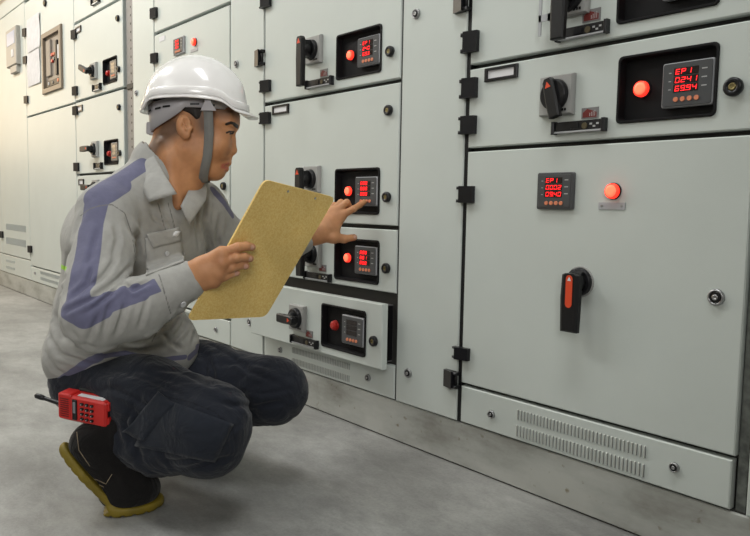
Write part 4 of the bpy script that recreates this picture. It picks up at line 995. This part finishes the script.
    for pl, r0 in (([(222, 253, 1.470), (238, 247, 1.474), (246, 246, 1.487), (252, 247, 1.500)], .0098), ([(222, 263, 1.468), (236, 258, 1.472), (244, 257, 1.486), (250, 258.5, 1.500)], .0098),
                   ([(219, 273, 1.471), (232, 267.5, 1.474), (239, 265.5, 1.486), (246, 266, 1.498)], .0093), ([(214, 281, 1.477), (225, 277, 1.477), (231, 274, 1.484), (237, 273, 1.493)], .0083)):
        c_ = [P(*p) for p in pl]; s.chain(c_, [r0*1.05, r0*.98, r0*.92, r0*.82], .004); fr.append(c_)
        s.ell(c_[0]-IB*.004, (r0*.9,)*3, TA, .01)
    # thumb on the hidden side
    s.chain([P(202, 283, 1.492), P(212, 280, 1.510), P(224, 272, 1.525), P(236, 266, 1.536)], [.016, .0125, .011, .0095], .008)
    V, F = s.mesh(); out.append((V, F)); nn = np.full(len(V), -1.); 
    for c_ in fr: np.maximum(nn, .0055-np.linalg.norm(V-(c_[3]-IB*.0085+IR*.001), axis=1), out=nn)
    for k in A: A[k] = np.concatenate([A[k], nn if k == 'nails' else np.full(len(V), -1.)])
    # ---- left hand, index finger stretched to the meter, thumb out, the rest curled
    tipw = W(364.5, 202, -.010); tip = np.array([tipw[0], -.0100, tipw[1]]); tb = W(358, 237.5, -.03); tht = np.array([tb[0], -.035, tb[1]])
    zt = (tip-CAM)@FW
    pts = [P(295, 260, 1.98), P(375, 190, 1.98), P(295, 190, 2.16), P(375, 260, 2.16)]
    s = SDF(np.min(pts, 0)-.02, np.max(pts, 0)+.02, .0017)
    zz = 2.055
    s.chain([P(300, 240, 2.04), P(316, 234, zz)], [.026, .027], .01, flat=(IB, 1.25))
    s.cone(P(316, 234, zz), P(328, 227, zz+.005), .028, .030, .02, flat=(nrm(IB), 1.35))
    m = [P(342, 215, zz+.020), P(337, 211, zz+.022), P(331, 212, zz+.028), P(326, 214, zz+.036)]
    for q_, w_ in zip(m, (.0155, .015, .014, .013)): s.cone(P(320, 230, zz+.004), q_, .021, w_, .012)
    s.chain([m[0], P(353.5, 209, zt-.035), P(360, 204.8, zt-.014), tip+IB*-.004], [.0120, .0095, .0085, .0072], .004)
    s.chain([m[1], P(346.8, 202.5, zz+.020), P(350.5, 208.5, zz+.040), P(347, 213, zz+.044)], [.0115, .0098, .0088, .008], .004)
    s.chain([m[2], P(341, 202.5, zz+.030), P(345, 210, zz+.050), P(341, 214, zz+.052)], [.0110, .0094, .0085, .0076], .004)
    s.chain([m[3], P(334, 205, zz+.045), P(338, 212, zz+.062), P(334, 216, zz+.062)], [.010, .0085, .0078, .007], .004)
    s.chain([P(321, 236, zz), P(333, 237.5, zz+.006), P(344, 239, zz+.018), tht-IR*.008], [.019, .0155, .0112, .0098], .008)
    s.chain([P(333, 237, zz+.006), P(340, 219, zz+.018)], [.012, .010], .014)
    V, F = s.mesh(); out.append((V, F)); nn = .006-np.linalg.norm(V-(tht-IR*.004-IB*.009+IU*.002), axis=1)
    for k in A: A[k] = np.concatenate([A[k], nn if k == 'nails' else np.full(len(V), -1.)])
    # ---- forearms and trunk hidden under the shirt join the pieces into one figure
    pts = [P(60, 420, 1.4), P(330, 160, 2.1), P(60, 160, 1.9), P(300, 260, 2.1), P(200, 420, 1.9), P(60, 300, 1.35)]
    s = SDF(np.min(pts, 0)-.03, np.max(pts, 0)+.03, .008)
    s.ell(P(138, 245, 1.73), (.13, .08, .12), TA, .04); s.ell(P(120, 320, 1.74), (.12, .09, .12), TA, .04)
    s.cone(P(120, 216, 1.61), P(196, 212, 1.82), .04, .04, .03); s.cone(P(158, 205, 1.70), P(164, 188, 1.70), .05, .048, .02)
    s.chain([P(105, 218, 1.565), P(98, 312, 1.43), P(178, 285, 1.476)], [.04, .036, .023], .02); s.chain([P(203, 212, 1.83), P(246, 262, 1.99), P(303, 239, 2.045)], [.04, .034, .022], .02)
    V, F = s.mesh(); out.append((V, F))
    for k in A: A[k] = np.concatenate([A[k], np.full(len(V), -1.)])
    VV = []; FF = []; n = 0
    for V, F in out: VV.append(V); FF.append(F+n); n += len(V)
    return np_mesh('body', np.concatenate(VV), np.concatenate(FF), M_SKIN, MAN, 'head, neck and hands of the man', A, relax=1), tr
BODY, TB = build_body()

# ---------------------------------------------------------------- hair and collar
def build_hair():
    pts = [P(145, 170, 1.6), P(245, 60, 1.6), P(145, 60, 1.8), P(245, 170, 1.8)]
    s = SDF(np.min(pts, 0)-.02, np.max(pts, 0)+.02, .003)
    s.ell(H(193.5, 109), (.0955, .098, .0775), HA, .02); s.ell(H(222, 113), (.034, .012, .050), HA, .01); s.cone(H(170, 132, .030), H(165, 142, .02), .040, .038, .02); s.cone(H(170, 132, -.030), H(165, 142, -.02), .040, .038, .02)
    s.half(H(200, 118), nrm(-IU-IR*.34))
    sl, X = s.block(s.lo, s.lo+s.h*s.n)
    for q in (1, -1): s.cone(H(197, 108, .068*q), H(201, 121, .066*q), .012, .006, .01)
    V, F = s.mesh(); np_mesh('hair', V, F, M_HAIR, MAN, 'short black hair', relax=2)
build_hair()
def leaf(name, L, R_, parent):
    # a turned-down collar leaf between its outer edge L and its fold R_
    n, mth = 12, 6; up = lambda C_, t: np.array([np.interp(t, np.linspace(0, 1, len(C_)), [P(*c)[k] for c in C_]) for k in range(3)])
    G_ = [[up(L, i/n)*(1-j/mth)+up(R_, i/n)*(j/mth) for j in range(mth+1)] for i in range(n+1)]
    top = [p-IB*(.004+.006*math.sin(math.pi*j/mth)) for r in G_ for j, p in enumerate(r)]; bot = [p+IB*.001-IB*.006*math.sin(math.pi*j/mth) for r in G_ for j, p in enumerate(r)]
    w = mth+1; N = len(top); fs = []
    for i in range(n):
        for j in range(mth): a = i*w+j; fs += [[a, a+1, a+w+1, a+w], [N+a, N+a+w, N+a+w+1, N+a+1]]
    for i in range(n): fs += [[i*w, (i+1)*w, N+(i+1)*w, N+i*w], [i*w+mth, N+i*w+mth, N+(i+1)*w+mth, (i+1)*w+mth]]
    for j in range(mth): fs += [[j, N+j, N+j+1, j+1], [n*w+j, n*w+j+1, N+n*w+j+1, N+n*w+j]]
    b = MB(); b.add(top+bot, fs, M_SHIRT2, True); return obj(name, b, parent)
leaf('collar', [(133, 157, 1.665), (138, 173, 1.63), (142, 187, 1.59), (149, 202, 1.568)], [(146, 142, 1.665), (156, 159, 1.625), (167, 178, 1.595), (177, 194, 1.582)], SHIRT)
leaf('collar', [(208, 183, 1.74), (206, 200, 1.69), (190, 224, 1.635)], [(199, 177, 1.74), (189, 190, 1.67), (181, 206, 1.63)], SHIRT)
patch('chest_pocket', TS, [(145, 238), (180, 231), (184, 262), (146, 276)], .001, .002, M_SHIRT2, SHIRT, 10, 10, smooth=3, bulge=.003)
patch('pocket_flap', TS, [(145, 234), (177, 227), (180, 241), (152, 248)], .004, .0025, M_SHIRT2, SHIRT, 10, 6, smooth=3, bulge=.002)
patch('pen_tab', TS, [(172, 229), (178, 231), (176, 237), (171, 236)], .007, .002, M_WHITE, SHIRT, 3, 3)
for p, sz_ in (((165, 253), .0055), ((182, 254), .0055), ((182.5, 304), .0065)):
    h_, n_ = hit(TS, *p); b = MB(); b.lathe(h_+n_*(.0075 if p[0] < 170 else .002), n_, [(0, sz_), (.0018, sz_), (.0024, sz_*.8), (.0014, sz_*.6)], M_BUT, 16); obj('button', b, SHIRT)

# ---------------------------------------------------------------- helmet
def build_helmet():
    c = H(196, 107.8); e1 = nrm(IR-IU*.03); e2 = nrm(IU+IR*.03); e3 = -IB
    a_, b_, l_ = .121, .118, .104
    def rim(f):     # height of the rim around the head, raised over the ears
        s_ = abs(math.sin(f)); cx = math.cos(f); r = .021*(1/(1+math.exp(-(s_-(.62 if cx < 0 else .70))*20))); return r-.009-.007*(cx < 0)*(-cx)
    NP = 96; rings = []
    def pt(f, hgt, off):
        th = math.asin(max(-1, min(1, hgt/b_))); cc = math.cos(th) if hgt > 0 else 1
        x, y = a_*math.cos(f)*cc, l_*math.sin(f)*cc
        nx, ny, nz = math.cos(f)*cc/a_, math.sin(f)*cc/l_, max(hgt, 0)/b_/b_; L = math.sqrt(nx*nx+ny*ny+nz*nz)
        rg = .004*math.exp(-(y/.022)**4)*min(1, max(0, (hgt-.03)/.03))
        o = off+rg
        return c+e1*(x+nx/L*o)+e3*(y+ny/L*o)+e2*(hgt+nz/L*o)
    F_ = [2*math.pi*k/NP for k in range(NP)]
    peak = lambda f: .008+.020*max(0, math.cos(f))**3
    rows = [(lambda f: [pt(f, rim(f)+.003, -.004)]), ]
    def flare(f, up, out, dz): p = pt(f, rim(f)+up, 0); d = nrm(e1*math.cos(f)*l_+e3*math.sin(f)*a_); return p+d*out+e2*dz
    R_ = []
    R_.append([pt(f, rim(f)+.020, -.004) for f in F_]); R_.append([pt(f, rim(f)+.004, -.003) for f in F_])
    R_.append([flare(f, 0, peak(f)-.001, -.0035-.006*max(0, math.cos(f))**3) for f in F_])
    R_.append([flare(f, 0, peak(f), -.001-.006*max(0, math.cos(f))**3) for f in F_])
    R_.append([flare(f, .003, .002, .001) for f in F_])
    R_.append([flare(f, .0045, .0015, .001) for f in F_]); R_ += [[pt(f, rim(f)+a, o_) for f in F_] for a, o_ in ((.006, .0052), (.0065, .0056), (.0195, .0050), (.0205, .0046), (.0222, .0012), (.0235, .0004), (.026, .0001))]
    for k in range(1, 15):
        u = k/15; R_.append([pt(f, b_*math.sin((math.asin((rim(f)+.027)/b_))*(1-u)+math.pi/2*u), 0) for f in F_])
    R_.append([pt(f, b_*.9999, 0) for f in F_])
    mb = MB(); mb.loft(R_, M_HELM, False, True, True)
    inn = [[p for p in R_[0]]]+[[c+(np.array(p)-c)*.965 for p in R_[k]] for k in (13, 16, 20, 24, 27)]
    mb.loft(inn, M_HELM, False, True, True)
    hm = obj('hard_hat', mb, MAN, 'glossy white hard hat')
    # headband: wraps the skull under the shell, dropping low at the nape
    b = MB(); n = 72; out = [[] for _ in range(4)]
    for k in range(n):
        f = 2*math.pi*k/n; cx = math.cos(f); bk = max(0, -cx)
        zt_ = .018-.022*bk; zb = -.010-.058*bk**.75+.004*max(0, cx)
        aa = .098+.006*bk; ll = .083
        for i, (z_, o) in enumerate(((zt_, 0), (zt_, .003), (zb, .003-.006*bk), (zb, -.006*bk))):
            out[i].append(c+e1*((aa+o)*cx-.004)+e3*((ll+o)*math.sin(f))+e2*z_)
    b.loft([out[0], out[1], out[2], out[3], out[0]], M_HARN, False, False, True)
    for f in (2.6, 2.9, 3.2, 2.0, 2.25, 1.35, 1.0):
        cx = math.cos(f); bk = max(0, -cx); z0 = -.003-.018*bk
        vs = []
        for df, dz in ((-.10, 0), (.10, -.002), (.10, .0025), (-.10, .0045)): vs.append(c+e1*((.1025+.006*bk)*math.cos(f+df)-.004)+e3*(.0868*math.sin(f+df))+e2*(z0+dz))
        b.add(vs, [[0, 1, 2, 3]], M_BLACK)
    # ratchet knob at the nape
    kc = c-e1*.099+e2*(-.056)+e3*.014
    b.box(-.016, .016, -.010, .010, -.014, .014, M_HARN, .003)
    for i in range(len(b.v)-8*1-4 if False else 0): pass
    hb = obj('headband', MB_place(b, kc, e1, e2, e3), hm, 'grey plastic headband with slots')
    # chin strap with its triangular buckle
    b = MB()
    L_ = [(213, 103, .088), (213, 113, .083), (213.3, 123, .078), (213.3, 135, .071), (212.5, 146, .065), (211, 158, .057), (208, 168, .046), (205.5, 176, .030), (204.5, 181, .010), (204.5, 181, -.012), (204, 176, -.032), (205, 166, -.048), (209, 146, -.068), (209.3, 122, -.080), (209, 101, -.088)]
    wv = .0105; rA = []; 
    for i, (x, y, l) in enumerate(L_):
        p = H(x, y, l); nx = L_[min(i+1, len(L_)-1)]; pv = L_[max(i-1, 0)]; d = nrm(H(*nx)-H(*pv)); w = nrm(IR-d*(IR@d)); n_ = np.cross(w, d); n_ = nrm(n_)
        if n_@(p-H(205, 150, 0)) < 0: n_ = -n_
        p = p+n_*.003; rA.append([p-w*wv, p+w*wv, p+w*wv+n_*.002, p-w*wv+n_*.002])
    b.loft(rA, M_STRAP, True, True, True); obj('chin_strap', b, hm, 'grey webbing chin strap')
    TR_ = [(0, 0, 0), (5, 0, 0), (5.5, 6, 0), (10.5, 13.5, -.003), (-4.5, 13.5, -.003), (-.5, 6, 0)]
    b = MB(); q = lambda x, y, o: H(x, y, .0905+o)
    b.loft([[q(210.5+x, 102+y, o) for x, y, o in TR_], [q(210.5+x, 102+y, o+.004) for x, y, o in TR_]], M_HARN)
    b.box(0, 0.0001, 0, .0001, 0, .0001, M_HARN) if 0 else None
    obj('buckle', b, hm, 'triangular strap buckle')
def MB_place(b, kc, e1, e2, e3):
    # the last box of b (nape ratchet, 12 vertices) is moved to the nape
    k = len(b.v)-12
    b.v = b.v[:k]+[tuple(kc+(-e1)*(-p[1])+e3*p[0]+e2*p[2]) for p in b.v[k:]]; return b
build_helmet()

# ---------------------------------------------------------------- clipboard
def build_clipboard():
    BLc, TL, TR, BRc = P(188, 321, 1.475), P(263, 178.5, 1.475), P(336, 198, 1.655), P(264, 315.5, 1.655)
    o = (BLc+TL+TR+BRc)/4; v = nrm((TL-BLc)+(TR-BRc)); u = (TR-TL)+(BRc-BLc); u = nrm(u-v*(u@v)); n = np.cross(u, v); n = n if n@(CAM-o) > 0 else -n
    w = (abs((TR-TL)@u)+abs((BRc-BLc)@u))/4; h = (abs((TL-BLc)@v)+abs((TR-BRc)@v))/4; rad = .016
    # corners follow the measured outline
    cs = [(TL, 1), (TR, 1), (BRc, 1), (BLc, 1)]; cor = [np.array([(p-o)@u, (p-o)@v]) for p, _ in cs]
    out = []
    for i in range(4):
        p = cor[i]; a = nrm(cor[i-1]-p); b_ = nrm(cor[(i+1) % 4]-p)
        if True:
            for k in range(7):
                t = k/6; q0 = p+a*rad; q1 = p+b_*rad; out.append((1-t)**2*q0+2*t*(1-t)*p+t*t*q1)
    def ring(d): return [o+u*q[0]+v*q[1]+n*d for q in out]
    m = bpy.data.materials.new('brown_hardboard'); m.use_nodes = True; nt = m.node_tree; b = nt.nodes['Principled BSDF']; b.inputs['Roughness'].default_value = .6
    tc = nt.nodes.new('ShaderNodeTexCoord'); nz = nt.nodes.new('ShaderNodeTexNoise'); nz.inputs['Scale'].default_value = 240; nz.inputs['Detail'].default_value = 4; nt.links.new(tc.outputs['Object'], nz.inputs[0])
    r = nt.nodes.new('ShaderNodeValToRGB'); r.color_ramp.elements[0].position = .38; r.color_ramp.elements[1].position = .6; r.color_ramp.elements[0].color = (.80, .53, .15, 1); r.color_ramp.elements[1].color = (.88, .65, .24, 1)
    nt.links.new(nz.outputs[0], r.inputs[0]); n2 = nt.nodes.new('ShaderNodeTexNoise'); n2.inputs['Scale'].default_value = 9; n2.inputs['Detail'].default_value = 5; nt.links.new(tc.outputs['Object'], n2.inputs[0])
    r2 = nt.nodes.new('ShaderNodeValToRGB'); r2.color_ramp.elements[0].position = .3; r2.color_ramp.elements[1].position = .7; r2.color_ramp.elements[0].color = (.85, .83, .8, 1); r2.color_ramp.elements[1].color = (1.05, 1.05, 1.05, 1)
    nt.links.new(n2.outputs[0], r2.inputs[0]); mx = nt.nodes.new('ShaderNodeMixRGB'); mx.blend_type = 'MULTIPLY'; mx.inputs[0].default_value = 1
    nt.links.new(r.outputs[0], mx.inputs[1]); nt.links.new(r2.outputs[0], mx.inputs[2]); nt.links.new(mx.outputs[0], b.inputs['Base Color'])
    t = thing('clipboard', 'tan hardboard clipboard held up in the right hand of the man', 'clipboard', tuple(o))
    mb = MB(); mb.loft([ring(-.0022), ring(.0022)], m); obj('board', mb, t)
    def on(px, py):     # where the sight line meets the board
        d = FW+RT*(px-375)/FPX-UP*(py-268)/FPX; k = ((o-CAM)@n)/(d@n); return CAM+d*k
    for px, py in ((287.4, 191), (314.6, 198)):
        p = on(px, py); mb = MB(); mb.lathe(p+n*.0018, n, [(0, .0030), (.001, .0028), (.0016, .0015)], M_CHROME, 12); obj('rivet', mb, t)
    # metal clip on the far side
    c = on(302, 196)-n*.003; mb = MB()
    q = lambda a, b_, d: c+u*a+v*b_-n*d
    mb.loft([[q(-.05, -.025, 0), q(.05, -.025, 0), q(.05, -.004, 0), q(-.05, -.004, 0)], [q(-.046, -.028, .006), q(.046, -.028, .006), q(.04, -.008, .011), q(-.04, -.008, .011)]], M_CHROME)
    obj('clip', mb, t, 'metal clip on the far side of the board')
build_clipboard()

# ---------------------------------------------------------------- two-way radio on the hip
def build_radio():
    z = 1.545
    A, B_, C_ = P(59.5, 394, z), P(101, 402.5, z-.030), P(64, 415.5, z+.006)
    o = A; u = nrm(B_-A); v = C_-A; v = nrm(v-u*(v@u)); n = np.cross(u, v); n = n if n@(CAM-o) > 0 else -n
    Lu = .1; Lv = np.linalg.norm(C_-A)*1.18; Lu = np.linalg.norm(P(104, 404, z-.03)-A)*1.04; T_ = .034
    M_RED = mat('red_radio_shell', (.62, .022, .018), .35); M_LCD = mat('radio_screen', (.03, .035, .04), .15)
    M = Matrix(((u[0], -n[0], -v[0], o[0]), (u[1], -n[1], -v[1], o[1]), (u[2], -n[2], -v[2], o[2]), (0, 0, 0, 1)))   # x along, y into the body, z up (negative = down v)
    t = thing('two_way_radio', 'red walkie talkie with keypad and black antenna hanging at the hip of the man', 'radio', tuple(o+u*Lu/2+v*Lv/2-n*T_/2))
    b = MB(); b.rrect(0, Lu, 0, T_, -Lv, 0, .007, M_RED, .004); b.rrect(-.004, .030, -.002, T_-.004, -Lv*.96, .004, .006, M_RED, .003)
    for i in range(9): b.box(.004, .025, -.0035, 0, -Lv*.14-i*Lv*.085, -Lv*.11-i*Lv*.085, mat('radio_groove', (.16, .01, .01), .6) if i == 0 else bpy.data.materials['radio_groove'])
    b.box(Lu-.006, Lu+.003, .006, T_-.004, -Lv*.36, -Lv*.04, M_RED, .002); b.box(Lu-.006, Lu+.003, .006, T_-.004, -Lv*.96, -Lv*.62, M_RED, .002); b.box(Lu-.004, Lu+.001, .008, T_-.006, -Lv*.6, -Lv*.38, M_BLACK)
    obj('radio_body', b.xf(M), t)
    b = MB(); b.rrect(.034, .0455, -.003, .001, -Lv*.90, -Lv*.10, .002, M_BLACK2, .001); b.rrect(.0365, .043, -.0035, -.002, -Lv*.62, -Lv*.18, .001, mat('radio_display', (.22, .23, .25), .2), .0003); obj('screen', b.xf(M), t, 'narrow grey display')
    for i in range(3):
        for j in range(4):
            a = .052+.0095*j if False else .054+.0125*i; c = -Lv*(.17+.195*j)
            b = MB(); b.rrect(a, a+.0085, -.004, .001, c-.0055, c, .002, M_BLACK, .001); b.box(a+.003, a+.0055, -.0046, -.0035, c-.004, c-.002, M_PRINT); obj('key', b.xf(M), t)
    b = MB(); b.box(.040, Lu-.012, .008, .022, .0, .0012, M_WHITE); obj('white_label', b.xf(M), t)
    b = MB(); b.tube([(.002, .014, -Lv*.52), (-.012, .014, -Lv*.50), (-.050, .014, -Lv*.43), (-.058, .014, -Lv*.42)], [.0062, .0052, .0045, .0044], M_BLACK2, 12); b.tube([(-.052, .014, -Lv*.425), (-.062, .014, -Lv*.405), (-.074, .014, -Lv*.385), (-.078, .014, -Lv*.38)], [.0048, .0062, .0060, .003], M_BLACK2, 12)
    obj('antenna', b.xf(M), t, 'stubby black antenna')
    b = MB(); b.box(-.034, .03, T_, T_+.012, -Lv*1.28, -Lv*.3, M_BLACK, .004); b.box(.02, Lu*.98, T_, T_+.012, -Lv*.7, .006, M_BLACK, .004); obj('holster', b.xf(M), t, 'black belt holster behind the radio')
build_radio()
